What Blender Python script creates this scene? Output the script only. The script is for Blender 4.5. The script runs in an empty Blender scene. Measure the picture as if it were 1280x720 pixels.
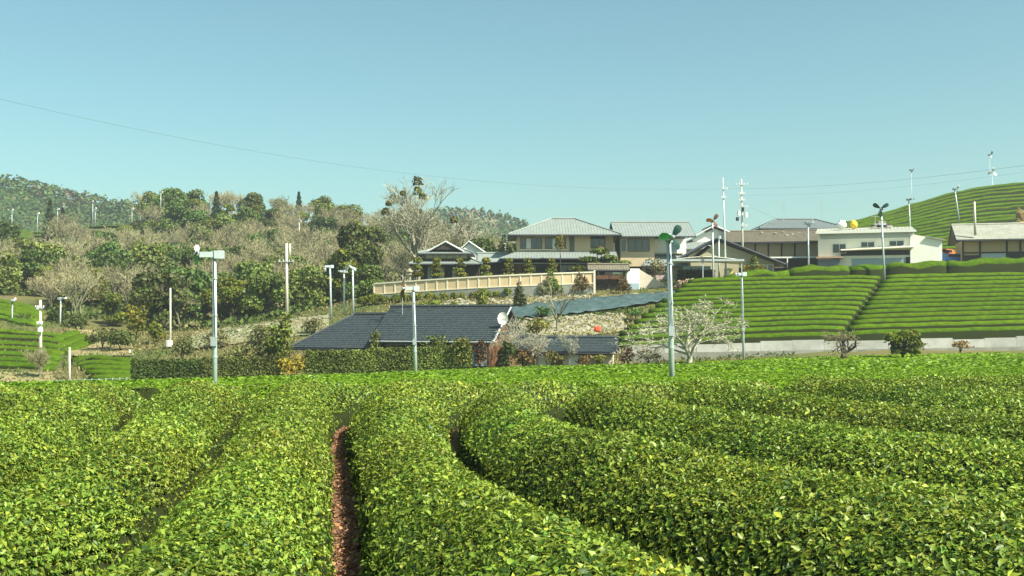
import bpy, math, random
import numpy as np
from mathutils import Vector, Matrix

rng = np.random.default_rng(7)
random.seed(7)
S = bpy.context.scene
COL = S.collection

# ------------------------------------------------------------------ camera, sky, sun, exposure
F = 1372.0                      # focal length in photograph pixels (1280 wide)
HORIZON = 398.0
CAMZ = 1.86
PITCH = math.atan((HORIZON - 360.0) / F)
cam_data = bpy.data.cameras.new('camera')
cam = bpy.data.objects.new('camera', cam_data)
COL.objects.link(cam)
cam.location = (0, 0, CAMZ)
cam.rotation_euler = (math.pi / 2 + PITCH, 0, 0)
cam_data.sensor_width = 36.0
cam_data.lens = 36.0 * F / 1280.0
cam_data.clip_start = 0.1
cam_data.clip_end = 6000
S.camera = cam

SUN_DIR = Vector((0.76, -0.56, 0.97)).normalized()     # towards the sun: right of the camera and a little behind it
SUN_EL = math.asin(SUN_DIR.z)
SUN_AZ = math.atan2(SUN_DIR.x, SUN_DIR.y)
world = bpy.data.worlds.new('World')
S.world = world
world.use_nodes = True
wn = world.node_tree
bg = wn.nodes['Background']
sky = wn.nodes.new('ShaderNodeTexSky')
sky.sky_type = 'NISHITA'
sky.sun_disc = False
sky.sun_elevation = SUN_EL
sky.sun_rotation = SUN_AZ
sky.altitude = 200
sky.air_density = 1.0
sky.dust_density = 2.0
sky.ozone_density = 1.0
tint = wn.nodes.new('ShaderNodeMix')
tint.data_type = 'RGBA'
tint.blend_type = 'MULTIPLY'
tint.inputs['Factor'].default_value = 1.0
tint.inputs['B'].default_value = (0.84, 1.17, 0.975, 1)
wn.links.new(sky.outputs[0], tint.inputs['A'])
wn.links.new(tint.outputs['Result'], bg.inputs['Color'])
bg.inputs['Strength'].default_value = 0.071

sun_data = bpy.data.lights.new('sun', 'SUN')
sun = bpy.data.objects.new('sun', sun_data)
COL.objects.link(sun)
sun_data.energy = 4.8
sun_data.angle = math.radians(0.5)
sun_data.color = (1.0, 0.95, 0.82)
sun.rotation_euler = (-SUN_DIR).to_track_quat('-Z', 'Y').to_euler()
sun.location = (30, -20, 60)

S.view_settings.view_transform = 'Standard'
S.view_settings.look = 'None'
S.view_settings.gamma = 1
S.view_settings.exposure = 1.1
S.cycles.max_bounces = 6
S.cycles.transparent_max_bounces = 8
S.cycles.volume_bounces = 0

# ------------------------------------------------------------------ helpers
_c, _s = math.cos(PITCH), math.sin(PITCH)
def at(px, py, D):
    """the point on the ray of a photograph pixel at distance D along +Y"""
    u = (px - 640.0) / F
    v = (360.0 - py) / F
    dx, dy, dz = u, _c - v * _s, _s + v * _c
    k = D / dy
    return Vector((dx * k, D, CAMZ + dz * k))

def project(x, y, z):
    z = z - CAMZ
    d = y * _c + z * _s
    v = -y * _s + z * _c
    return 640 + F * x / d, 360 - F * v / d

def np_mesh(name, V, Fc, cols=None, smooth=False):
    V = np.asarray(V, np.float32).reshape(-1, 3)
    Fc = np.asarray(Fc, np.int32)
    me = bpy.data.meshes.new(name)
    n, (m, k) = len(V), Fc.shape
    me.vertices.add(n)
    me.vertices.foreach_set('co', V.ravel())
    me.loops.add(m * k)
    me.loops.foreach_set('vertex_index', Fc.ravel())
    me.polygons.add(m)
    me.polygons.foreach_set('loop_start', np.arange(0, m * k, k, dtype=np.int32))
    if smooth:
        me.polygons.foreach_set('use_smooth', np.ones(m, bool))
    me.update(calc_edges=True)
    if cols is not None:
        a = me.color_attributes.new('col', 'FLOAT_COLOR', 'POINT')
        c4 = np.ones((n, 4), np.float32)
        c4[:, :3] = cols
        a.data.foreach_set('color', c4.ravel())
    return me

def tag(o, label=None, cat=None, group=None, kind=None):
    if label: o['label'] = label
    if cat: o['category'] = cat
    if group: o['group'] = group
    if kind: o['kind'] = kind
    return o

def link(name, me, mat=None, parent=None):
    o = bpy.data.objects.new(name, me)
    COL.objects.link(o)
    if mat is not None and me is not None:
        if len(me.materials) == 0:
            me.materials.append(mat)
    if parent is not None:
        o.parent = parent
    return o

def empty(name, loc, rz=0.0):
    o = bpy.data.objects.new(name, None)
    COL.objects.link(o)
    o.empty_display_size = 0.2
    o.location = loc
    o.rotation_euler = (0, 0, rz)
    return o

def copy_tree(o, parent=None):
    c = o.copy()
    COL.objects.link(c)
    c.parent = parent
    for ch in list(o.children):
        copy_tree(ch, c)
    return c

class MB:
    def __init__(s):
        s.v, s.f = [], []
    def add(s, vs, fs):
        b = len(s.v)
        s.v += [tuple(p) for p in vs]
        s.f += [tuple(i + b for i in f) for f in fs]
        return s
    def box(s, x0, x1, y0, y1, z0, z1):
        vs = [(x, y, z) for z in (z0, z1) for y in (y0, y1) for x in (x0, x1)]
        return s.add(vs, [(0, 2, 3, 1), (4, 5, 7, 6), (0, 1, 5, 4), (2, 6, 7, 3), (0, 4, 6, 2), (1, 3, 7, 5)])
    def tube(s, pts, rads, n=6, caps=True):
        pts = [Vector(p) for p in pts]
        if not hasattr(rads, '__len__'): rads = [rads] * len(pts)
        vs, fs = [], []
        for i, p in enumerate(pts):
            t = (pts[min(i + 1, len(pts) - 1)] - pts[max(i - 1, 0)])
            if t.length < 1e-9: t = Vector((0, 0, 1))
            t.normalize()
            a = t.cross(Vector((0, 0, 1)) if abs(t.z) < 0.9 else Vector((1, 0, 0))).normalized()
            b = t.cross(a)
            for k in range(n):
                w = 2 * math.pi * k / n
                vs.append(p + (a * math.cos(w) + b * math.sin(w)) * rads[i])
        for i in range(len(pts) - 1):
            for k in range(n):
                k2 = (k + 1) % n
                fs.append((i * n + k, i * n + k2, (i + 1) * n + k2, (i + 1) * n + k))
        if caps:
            fs.append(tuple(range(n - 1, -1, -1)))
            fs.append(tuple(range((len(pts) - 1) * n, len(pts) * n)))
        return s.add(vs, fs)
    def cyl(s, p0, p1, r, n=10):
        return s.tube([p0, p1], [r, r], n)
    def slab(s, poly, t):
        """polygon (list of 3D points, upward order) thickened downward along its normal by t"""
        P = [Vector(p) for p in poly]
        nrm = Vector((0, 0, 0))
        for i in range(len(P)):
            nrm += P[i].cross(P[(i + 1) % len(P)])
        nrm.normalize()
        n = len(P)
        vs = P + [p - nrm * t for p in P]
        fs = [tuple(range(n)), tuple(range(2 * n - 1, n - 1, -1))]
        for i in range(n):
            j = (i + 1) % n
            fs.append((i, i + n, j + n, j))
        return s.add(vs, fs)
    def ball(s, c, rx, ry, rz, nu=10, nv=7, jit=0.0):
        vs, fs = [], []
        for j in range(nv + 1):
            ph = math.pi * j / nv
            for i in range(nu):
                th = 2 * math.pi * i / nu
                k = 1 + random.uniform(-jit, jit)
                vs.append((c[0] + rx * k * math.sin(ph) * math.cos(th), c[1] + ry * k * math.sin(ph) * math.sin(th), c[2] + rz * k * math.cos(ph)))
        for j in range(nv):
            for i in range(nu):
                i2 = (i + 1) % nu
                fs.append((j * nu + i, (j + 1) * nu + i, (j + 1) * nu + i2, j * nu + i2))
        return s.add(vs, fs)
    def mesh(s, name, smooth=False):
        me = bpy.data.meshes.new(name)
        me.from_pydata(s.v, [], s.f)
        if smooth:
            me.polygons.foreach_set('use_smooth', [True] * len(me.polygons))
        me.update()
        return me
    def build(s, name, mat, parent=None, smooth=False):
        return link(name, s.mesh(name, smooth), mat, parent)

# ------------------------------------------------------------------ materials
MATS = {}
def mat(name, col, rough=0.7, var=0.15, scale=4.0, bump=0.0, bscale=20.0, col2=None, metal=0.0, spec=0.4, obj_var=0.0, coords='Object', stretch=None):
    """principled material whose colour wanders between two tones with noise"""
    if name in MATS: return MATS[name]
    m = bpy.data.materials.new(name)
    m.use_nodes = True
    nt = m.node_tree
    b = nt.nodes['Principled BSDF']
    b.inputs['Roughness'].default_value = rough
    b.inputs['Metallic'].default_value = metal
    b.inputs['Specular IOR Level'].default_value = spec
    tc = nt.nodes.new('ShaderNodeTexCoord')
    src = tc.outputs[coords]
    if stretch:
        mp = nt.nodes.new('ShaderNodeMapping')
        mp.inputs['Scale'].default_value = stretch
        nt.links.new(src, mp.inputs['Vector'])
        src = mp.outputs[0]
    nz = nt.nodes.new('ShaderNodeTexNoise')
    nz.inputs['Scale'].default_value = scale
    nz.inputs['Detail'].default_value = 6
    nz.inputs['Roughness'].default_value = 0.65
    nt.links.new(src, nz.inputs['Vector'])
    rp = nt.nodes.new('ShaderNodeValToRGB')
    rp.color_ramp.elements[0].position = 0.3
    rp.color_ramp.elements[1].position = 0.7
    c2 = col2 if col2 else tuple(min(1, c * (1 + var)) for c in col)
    c1 = col if col2 else tuple(c * (1 - var) for c in col)
    rp.color_ramp.elements[0].color = (*c1, 1)
    rp.color_ramp.elements[1].color = (*c2, 1)
    nt.links.new(nz.outputs[0], rp.inputs[0])
    out = rp.outputs[0]
    if obj_var > 0:
        oi = nt.nodes.new('ShaderNodeObjectInfo')
        hs = nt.nodes.new('ShaderNodeHueSaturation')
        mr = nt.nodes.new('ShaderNodeMapRange')
        mr.inputs['To Min'].default_value = 1 - obj_var
        mr.inputs['To Max'].default_value = 1 + obj_var
        nt.links.new(oi.outputs['Random'], mr.inputs['Value'])
        nt.links.new(mr.outputs[0], hs.inputs['Value'])
        mr2 = nt.nodes.new('ShaderNodeMapRange')
        mr2.inputs['To Min'].default_value = 0.5 - obj_var * 0.06
        mr2.inputs['To Max'].default_value = 0.5 + obj_var * 0.06
        wv = nt.nodes.new('ShaderNodeMath'); wv.operation = 'FRACT'
        ml = nt.nodes.new('ShaderNodeMath'); ml.operation = 'MULTIPLY'; ml.inputs[1].default_value = 7.31
        nt.links.new(oi.outputs['Random'], ml.inputs[0]); nt.links.new(ml.outputs[0], wv.inputs[0])
        nt.links.new(wv.outputs[0], mr2.inputs['Value'])
        nt.links.new(mr2.outputs[0], hs.inputs['Hue'])
        nt.links.new(out, hs.inputs['Color'])
        out = hs.outputs[0]
    nt.links.new(out, b.inputs['Base Color'])
    if bump > 0:
        n2 = nt.nodes.new('ShaderNodeTexNoise')
        n2.inputs['Scale'].default_value = bscale
        n2.inputs['Detail'].default_value = 4
        nt.links.new(src, n2.inputs['Vector'])
        bp = nt.nodes.new('ShaderNodeBump')
        bp.inputs['Strength'].default_value = bump
        bp.inputs['Distance'].default_value = 0.05
        nt.links.new(n2.outputs[0], bp.inputs['Height'])
        nt.links.new(bp.outputs[0], b.inputs['Normal'])
    MATS[name] = m
    return m

def leaf_mat(name, gain=(1, 1, 1), rough=0.45, trans=0.22, obj_var=0.0, spec=0.45):
    """leaf colour from the mesh's per-leaf colour, with some light passing through"""
    if name in MATS: return MATS[name]
    m = bpy.data.materials.new(name)
    m.use_nodes = True
    nt = m.node_tree
    b = nt.nodes['Principled BSDF']
    b.inputs['Roughness'].default_value = rough
    b.inputs['Specular IOR Level'].default_value = spec
    at_ = nt.nodes.new('ShaderNodeAttribute')
    at_.attribute_name = 'col'
    mx = nt.nodes.new('ShaderNodeMix'); mx.data_type = 'RGBA'; mx.blend_type = 'MULTIPLY'
    mx.inputs['Factor'].default_value = 1
    mx.inputs['B'].default_value = (*gain, 1)
    nt.links.new(at_.outputs['Color'], mx.inputs['A'])
    out = mx.outputs['Result']
    if obj_var > 0:
        oi = nt.nodes.new('ShaderNodeObjectInfo')
        hs = nt.nodes.new('ShaderNodeHueSaturation')
        mr = nt.nodes.new('ShaderNodeMapRange')
        mr.inputs['To Min'].default_value = 1 - obj_var
        mr.inputs['To Max'].default_value = 1 + obj_var
        nt.links.new(oi.outputs['Random'], mr.inputs['Value'])
        nt.links.new(mr.outputs[0], hs.inputs['Value'])
        ml = nt.nodes.new('ShaderNodeMath'); ml.operation = 'MULTIPLY'; ml.inputs[1].default_value = 7.31
        fr = nt.nodes.new('ShaderNodeMath'); fr.operation = 'FRACT'
        mr2 = nt.nodes.new('ShaderNodeMapRange')
        mr2.inputs['To Min'].default_value = 0.5 - obj_var * 0.08
        mr2.inputs['To Max'].default_value = 0.5 + obj_var * 0.08
        nt.links.new(oi.outputs['Random'], ml.inputs[0]); nt.links.new(ml.outputs[0], fr.inputs[0])
        nt.links.new(fr.outputs[0], mr2.inputs['Value']); nt.links.new(mr2.outputs[0], hs.inputs['Hue'])
        nt.links.new(out, hs.inputs['Color'])
        out = hs.outputs[0]
    nt.links.new(out, b.inputs['Base Color'])
    tr = nt.nodes.new('ShaderNodeBsdfTranslucent')
    nt.links.new(out, tr.inputs['Color'])
    ms = nt.nodes.new('ShaderNodeMixShader')
    ms.inputs[0].default_value = trans
    nt.links.new(b.outputs[0], ms.inputs[1])
    nt.links.new(tr.outputs[0], ms.inputs[2])
    nt.links.new(ms.outputs[0], nt.nodes['Material Output'].inputs['Surface'])
    MATS[name] = m
    return m

# ------------------------------------------------------------------ terrain
def ctl(px, py, D, dz=0.0):
    p = at(px, py, D)
    return (p.x, p.y, p.z + dz)
CTL = []
for x in (-25, -8, 8, 30):
    CTL += [(x, -30, 0), (x, 0, 0), (x, 12, 0), (x, 20, -0.1)]
for px, zs in ((0, (-0.87, -2.0, -3.9, -5.2)), (160, (-0.85, -1.9, -3.7, -4.9)), (400, (-0.8, -1.75, -3.2, -4.0)), (640, (-0.7, -1.55, -2.75, -3.15)), (960, (-0.6, -1.4, -2.3, -2.5)), (1280, (-0.47, -1.2, -1.9, -1.95)), (1600, (-0.3, -1.0, -1.5, -1.6))):
    for D, z in zip((30, 50, 85, 100), zs):
        CTL.append(((px - 640) / F * D, D, z))
CTL += [(-12, 112, -2.95), (0, 112, -2.8), (6, 110, -2.7)]
CTL += [ctl(*a) for a in [
    # right-hand tea slope (soil)
    (900, 432, 115, -.4), (1280, 424, 115, -.4), (1600, 416, 115, -.4), (780, 432, 118, -.3), (1000, 385, 129, -.5), (1280, 383, 129, -.5), (1600, 380, 129, -.5),
    (860, 380, 134, -.5), (1000, 353, 142, -.3), (1280, 349, 142, -.3), (1600, 346, 142, -.3), (900, 358, 145, -.2),
    (950, 345, 151), (1100, 341, 151), (1280, 337, 151), (1600, 334, 151), (950, 346, 185), (1100, 344, 185), (1280, 342, 180),
    # terrace with the large house
    (470, 376, 149), (600, 371, 149), (740, 365, 149), (800, 362, 149), (560, 351, 160), (700, 350, 160), (850, 349, 160), (560, 352, 185), (700, 352, 185), (850, 351, 185),
    (700, 402, 126), (560, 388, 139), (640, 383, 139), (745, 383, 137), (400, 402, 140), (440, 388, 148), (640, 425, 118),
    # left valley and its terraces
    (0, 470, 112), (100, 470, 115), (0, 443, 130), (100, 440, 136), (0, 412, 150), (70, 408, 152), (0, 380, 168), (50, 388, 168), (150, 445, 128), (200, 434, 134), (150, 418, 155), (300, 424, 132), (400, 412, 138), (-200, 400, 150), (-250, 460, 115),
    # wooded hill
    (100, 412, 172), (200, 412, 172), (300, 402, 172), (400, 388, 176), (470, 372, 176), (200, 282, 320), (330, 280, 320), (450, 294, 320), (550, 318, 300), (630, 330, 300),
    (250, 348, 240), (350, 344, 240), (450, 352, 240), (560, 352, 230), (100, 352, 235), (150, 318, 290), (40, 300, 325), (0, 316, 290), (130, 284, 360), (165, 280, 360), (0, 350, 230), (-150, 320, 290), (-200, 360, 220),
    (200, 305, 420), (130, 292, 430), (0, 296, 430), (-200, 300, 400), (400, 320, 420),
    (700, 350, 250), (900, 345, 250), (800, 350, 330)]]
CTL += [(-260, 50, -6), (260, 50, 4), (-320, 300, 22), (320, 300, 30), (-300, -100, -2), (300, -100, 2), (0, -150, 0), (-400, 600, 5), (0, 600, 4), (400, 600, 5), (90, 215, 9), (150, 190, 10)]
CTL = np.array(CTL, float)
def _u(r2):
    return 0.5 * r2 * np.log(r2 + 1e-9)
_P = CTL[:, :2] / 100.0
_n = len(_P)
_K = _u(((_P[:, None] - _P[None]) ** 2).sum(-1)) + np.eye(_n) * 2e-3
_A = np.zeros((_n + 3, _n + 3))
_A[:_n, :_n] = _K
_A[:_n, _n] = 1
_A[:_n, _n + 1:] = _P
_A[_n:, :_n] = _A[:_n, _n:].T
_W = np.linalg.solve(_A, np.r_[CTL[:, 2], 0, 0, 0])
def sstep(a, b, x):
    t = np.clip((x - a) / (b - a), 0, 1)
    return t * t * (3 - 2 * t)
def z_near(x, y):
    return -0.06 - sstep(8, 22, y) * np.clip(0.0 - 0.010 * x, -0.05, 0.18) - 0.22 * sstep(11, 18, y) - 0.52 * sstep(20.5, 30, y)
def Hn(x, y):
    x = np.asarray(x, float); y = np.asarray(y, float)
    shp = x.shape
    q = np.stack([x.ravel(), y.ravel()], 1) / 100.0
    z = np.empty(len(q))
    for i in range(0, len(q), 20000):
        qq = q[i:i + 20000]
        z[i:i + 20000] = _u(((qq[:, None] - _P[None]) ** 2).sum(-1)) @ _W[:_n] + _W[_n] + qq @ _W[_n + 1:]
    z = z.reshape(shp)
    z = np.clip(z, -9, 45)
    far = sstep(430, 620, np.hypot(x, y))
    z = z * (1 - far) + (-4) * far
    near = 1 - sstep(28.5, 34, y)
    return z * (1 - near) + z_near(x, y) * near
def H(x, y):
    return float(Hn(np.array([x]), np.array([y]))[0])
_DD = np.concatenate([np.arange(22, 140, 0.5), np.arange(140, 420, 1.0)])
def cast(px, py):
    """where a pixel's ray meets the ground"""
    d = at(px, py, 1.0) - Vector((0, 0, CAMZ))
    z = CAMZ + d.z * _DD
    h = Hn(d.x * _DD, _DD)
    k = np.argmax(z < h)
    if not (z < h).any(): return None
    D = _DD[k]
    return Vector((d.x * D, D, h[k]))

def noise2(x, y, seed=0, octs=4, base=1.0):
    """cheap sum-of-sines value noise"""
    r = np.random.default_rng(seed)
    out = np.zeros_like(np.asarray(x, float))
    a, f = 1.0, base
    for o in range(octs):
        for k in range(3):
            th, ph = r.uniform(0, 6.28), r.uniform(0, 6.28)
            out = out + a * np.sin((x * math.cos(th) + y * math.sin(th)) * f * r.uniform(.7, 1.4) + ph) / 3
        a *= 0.55; f *= 2.1
    return out

ground_mat = mat('ground_grass', (0.16, 0.125, 0.055), rough=0.95, col2=(0.075, 0.105, 0.028), scale=0.12, bump=0.8, bscale=2.0, spec=0.1)
xs = np.unique(np.concatenate([np.linspace(-1400, -220, 14), np.arange(-220, 221, 3.0), np.linspace(220, 1400, 14)]))
ys = np.unique(np.concatenate([np.linspace(-500, 0, 8), np.arange(0, 28, 2.0), np.arange(28, 380, 2.5), np.linspace(380, 700, 24), np.linspace(700, 1600, 8)]))
GX, GY = np.meshgrid(xs, ys)
GZ = Hn(GX, GY) - np.where(GY < 30, 0.12, 0.05) + np.where(GY > 105, 0.12 * noise2(GX, GY, 3, 4, 0.35), 0)
V = np.stack([GX, GY, GZ], -1).reshape(-1, 3)
nx, ny = len(xs), len(ys)
ii, jj = np.meshgrid(np.arange(nx - 1), np.arange(ny - 1))
b0 = (jj * nx + ii).ravel()
tag(link('ground', np_mesh('ground', V, np.stack([b0, b0 + 1, b0 + nx + 1, b0 + nx], 1), smooth=True), ground_mat), 'rolling ground of grass and dry litter under the fields', kind='structure')

# red-brown soil of the near tea field
soil_mat = mat('field_soil', (0.15, 0.080, 0.042), rough=0.95, col2=(0.27, 0.155, 0.085), scale=9.0, bump=1.0, bscale=26.0, spec=0.15)
sx = np.linspace(-30, 34, 65); sy = np.linspace(-6, 29.5, 29)
SX, SY = np.meshgrid(sx, sy)
ii, jj = np.meshgrid(np.arange(64), np.arange(28)); b0 = (jj * 65 + ii).ravel()
tag(link('field_soil', np_mesh('field_soil', np.stack([SX, SY, z_near(SX, SY) - 0.02], -1), np.stack([b0, b0 + 1, b0 + 66, b0 + 65], 1)), soil_mat), 'red-brown soil between the near tea rows', kind='structure')
# ------------------------------------------------------------------ near tea field: furrow lines as (distance, sideways) points
FUR = [
    [(2, -11.4), (8, -11.6), (13, -12.3), (22.6, -15.5)],
    [(2, -9.5), (8, -9.75), (13, -10.4), (16, -11.5), (22.6, -13.6)],
    [(2, -7.6), (8, -7.85), (13, -8.5), (16, -9.6), (22.6, -11.5)],
    [(2, -5.75), (5, -5.85), (8, -6.0), (10, -6.2), (13, -6.7), (16, -7.5), (18.5, -8.2), (24, -9.4)],
    [(2, -4.0), (5, -4.1), (8.6, -4.25), (10.2, -4.5), (13, -5.0), (15.3, -5.5), (17.5, -6.1), (20, -6.7), (24, -7.4)],
    [(2, -2.3), (4.73, -2.4), (6.86, -2.55), (9.4, -2.95), (12, -3.35), (14.5, -3.8), (16.5, -4.15), (18.5, -4.45), (24, -5.0)],
    [(2, -.25), (4.7, -.67), (7.9, -1.17), (9.4, -1.42), (13, -2.0), (16, -2.5), (19, -2.98), (21.5, -3.22), (24, -3.1), (28.4, -2.3)],
    [(2, 3.2), (3.3, 2.4), (4.73, 1.65), (5.66, 1.25), (8.75, .25), (11.5, -.35), (14.1, -.72), (16, -.83), (17.7, -.84), (20.4, -.5), (24, .4)],
    [(2, 9.5), (4.5, 6.6), (7.36, 3.75), (9.4, 2.35), (11.5, 1.45), (14.2, .82), (16.8, .62), (18.6, .82), (21.4, 1.7), (24, 2.7)],
    [(6, 11), (8.2, 7.6), (10.4, 5.1), (12.5, 3.5), (14.9, 2.5), (16.8, 2.15), (18.4, 2.3), (20.7, 3.2), (24, 4.8)],
    [(7.4, 17), (10.6, 9), (12.5, 6.4), (14.5, 4.9), (16.5, 4.2), (18.3, 4.05), (19.8, 4.55), (21.5, 5.6), (23.6, 7.2)],
    [(11, 18), (13.6, 10.8), (15.6, 8.2), (17.3, 6.7), (19, 6.1), (20.4, 6.4), (21.6, 7.4), (23.2, 9.2)],
    [(14.6, 19), (17, 12.5), (18.6, 10), (19.8, 9.0), (21, 9.3), (22, 10.5), (22.8, 12.4)],
]
END = [(23.6, -17), (23.7, -3), (23.7, 0), (23.5, 3), (23.2, 5), (22.9, 9), (22.5, 13), (22.2, 20)]
FRONT = [(2.3, -15), (2.3, 20)]
def stretch(c):
    out = []
    for d, x in c:
        t = min(max((d - 11) / 6, 0), 1); k = 1 + 0.2 * t * t * (3 - 2 * t)
        out.append((d * k, x * k))
    return out
FUR = [c if i == 6 else stretch(c) for i, c in enumerate(FUR)]
END = [(d * 1.19, x * 1.19) for d, x in END]
def catmull(P, n=7):
    P = [np.array(p, float) for p in P]
    if len(P) < 3: return np.array(P)
    Q = [2 * P[0] - P[1]] + P + [2 * P[-1] - P[-2]]
    out = []
    for i in range(1, len(Q) - 2):
        p0, p1, p2, p3 = Q[i - 1:i + 3]
        for t in np.linspace(0, 1, n, endpoint=False):
            out.append(0.5 * (2 * p1 + (p2 - p0) * t + (2 * p0 - 5 * p1 + 4 * p2 - p3) * t * t + (3 * p1 - p0 - 3 * p2 + p3) * t ** 3))
    out.append(P[-1])
    return np.array(out)
CUR = [catmull(c)[:, ::-1] for c in FUR]          # now (x, y)
END_C, FRONT_C = catmull(END)[:, ::-1], np.array(FRONT)[:, ::-1]
def dist_poly(P, C):
    a, b = C[:-1], C[1:]
    d = np.full(len(P), 1e9, np.float32)
    for i in range(len(a)):
        ab = b[i] - a[i]
        t = np.clip(((P - a[i]) @ ab) / (ab @ ab + 1e-12), 0, 1)
        d = np.minimum(d, np.hypot(P[:, 0] - a[i][0] - t * ab[0], P[:, 1] - a[i][1] - t * ab[1]))
    return d
def inside(P, poly):
    r = np.zeros(len(P), bool)
    j = len(poly) - 1
    for i in range(len(poly)):
        (xi, yi), (xj, yj) = poly[i], poly[j]
        c = ((yi > P[:, 1]) != (yj > P[:, 1])) & (P[:, 0] < (xj - xi) * (P[:, 1] - yi) / (yj - yi + 1e-12) + xi)
        r ^= c
        j = i
    return r
STEP = 0.06
gx = np.arange(-17.0, 19.0, STEP); gy = np.arange(2.2, 28.8, STEP)
TX, TY = np.meshgrid(gx, gy)
P = np.stack([TX.ravel(), TY.ravel()], 1)
in_view = np.abs(P[:, 0]) < 0.50 * P[:, 1] + 3.0
dist = np.full(len(P), 9.0)
region = np.full(len(P), -1)
PV = P[in_view]
dv = np.full(len(PV), 9.0); rv = np.zeros(len(PV), int); DALL = np.full((len(CUR) + 2, len(PV)), 9.0, np.float32)
for k, c in enumerate(CUR):
    dd = dist_poly(PV, c)
    gap = 0.11 if k == 6 else (0.045 if k < 6 else 0.055)
    gap = gap + (0.04 if k > 7 else 0.0) * sstep(13, 16, PV[:, 1]) + (0.10 if k > 7 else 0.07) * sstep(19, 22, PV[:, 1]) + 0.03 * noise2(PV[:, 0], PV[:, 1], 40 + k, 2, 2.2)
    dv = np.minimum(dv, dd - gap)
    DALL[k + 1] = dd - gap
    poly = np.vstack([c, [(60, c[-1][1]), (60, c[0][1])]])
    if c[0][1] <= 2.01: poly = np.vstack([poly, [(60, -5), (c[0][0], -5)]])
    poly = np.vstack([c, [(60, c[-1][1])], [(60, c[0][1])]])
    rv += inside(PV, poly)
dl_ = DALL[np.clip(rv, 0, len(CUR)), np.arange(len(PV))]; dr_ = DALL[np.clip(rv + 1, 0, len(CUR) + 1), np.arange(len(PV))]
dl_ = np.where(rv == 0, 9.0, dl_); dl_ = np.minimum(np.maximum(dl_, 0), 1.5); dr_ = np.minimum(np.maximum(dr_, 0), 1.5)
uu = np.clip(np.abs(dl_ - dr_) / (dl_ + dr_ + 1e-6), 0, 1)
hwid = (dl_ + dr_) / 2
pe = np.vstack([END_C, [(40, -9), (-40, -9)]])
ok = inside(PV, pe)
dv = np.minimum(dv, dist_poly(PV, END_C) - 0.05)
dv = np.minimum(dv, PV[:, 1] - 2.3)
dv = np.where(ok, dv, -1)
de_ = np.minimum(dist_poly(PV, END_C) - 0.05, PV[:, 1] - 2.3)
dome = (1 - uu ** 2) ** 1.0 * np.clip(hwid / 0.85, 0.75, 1.1) * np.sin(np.clip(de_ / 0.8, 0, 1) * math.pi / 2) ** .8
dome_g = np.zeros(len(P)); dome_g[in_view] = dome; dome_g = dome_g.reshape(TX.shape)
dist[in_view] = dv
region[in_view] = rv
dist = dist.reshape(TX.shape); region = region.reshape(TX.shape); in_view = in_view.reshape(TX.shape)
TZ = np.where(dist > 0, 0.20 * np.clip(dist / 0.06, 0, 1) ** 0.7 + 0.60 * dome_g * (1 + 0.16 * sstep(12, 18, TY)), 0.0)
TZ = TZ + np.where(dist > 0.05, 0.02 * noise2(TX, TY, 5, 3, 2.3) + 0.012 * noise2(TX, TY, 6, 3, 9.0), 0)
gyv, gxv = np.gradient(TZ, STEP)
ZN = z_near(TX, TY)

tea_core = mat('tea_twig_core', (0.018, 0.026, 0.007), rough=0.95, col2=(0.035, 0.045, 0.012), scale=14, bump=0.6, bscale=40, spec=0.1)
tea_leaf = leaf_mat('tea_leaf', rough=0.42, trans=0.22, spec=0.3)

def leaf_cols(n, yellow=0.12, dark=0.25, fresh=None):
    base = np.array([[0.165, 0.238, 0.025]]) * rng.uniform(0.65, 1.35, (n, 1))
    base[:, 0] *= rng.uniform(0.75, 1.35, n)
    k = rng.random(n)
    y = k < yellow
    base[y] = np.array([0.40, 0.45, 0.05]) * rng.uniform(0.7, 1.2, (y.sum(), 1))
    d = k > 1 - dark
    base[d] = np.array([0.055, 0.105, 0.016]) * rng.uniform(0.7, 1.3, (d.sum(), 1))
    return base

def leaves_np(pos, nrm, length, width, up=(0.1, 0.75), five=True):
    """folded pointed leaves; returns verts and triangles"""
    n = len(pos)
    t = rng.normal(size=(n, 3))
    t -= (t * nrm).sum(1, keepdims=True) * nrm
    t /= np.linalg.norm(t, axis=1, keepdims=True) + 1e-9
    a = rng.uniform(*up, (n, 1)) if isinstance(up, tuple) else up
    d = nrm * a + t * np.sqrt(np.clip(1 - a * a, 0, 1))
    s = np.cross(d, nrm); s /= np.linalg.norm(s, axis=1, keepdims=True) + 1e-9
    f = np.cross(s, d)
    roll = rng.normal(0, 0.45, (n, 1))
    s, f = s * np.cos(roll) + f * np.sin(roll), f * np.cos(roll) - s * np.sin(roll)
    L, W = length[:, None], width[:, None]
    base = pos - d * L * 0.4
    tip = base + d * L - f * L * rng.uniform(0.0, 0.2, (n, 1))
    l = base + d * L * 0.45 - s * W + f * W * 0.35
    r = base + d * L * 0.45 + s * W + f * W * 0.35
    if five:
        m = base + d * L * 0.5
        V = np.stack([base, r, tip, l, m], 1).reshape(-1, 3)
        o = (np.arange(n) * 5)[:, None, None]
        T = (np.array([[0, 1, 4], [1, 2, 4], [2, 3, 4], [3, 0, 4]])[None] + o).reshape(-1, 3)
        return V, T, 5
    V = np.stack([base, r, tip, l], 1).reshape(-1, 3)
    o = (np.arange(n) * 4)[:, None, None]
    T = (np.array([[0, 1, 2], [0, 2, 3]])[None] + o).reshape(-1, 3)
    return V, T, 4

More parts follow.
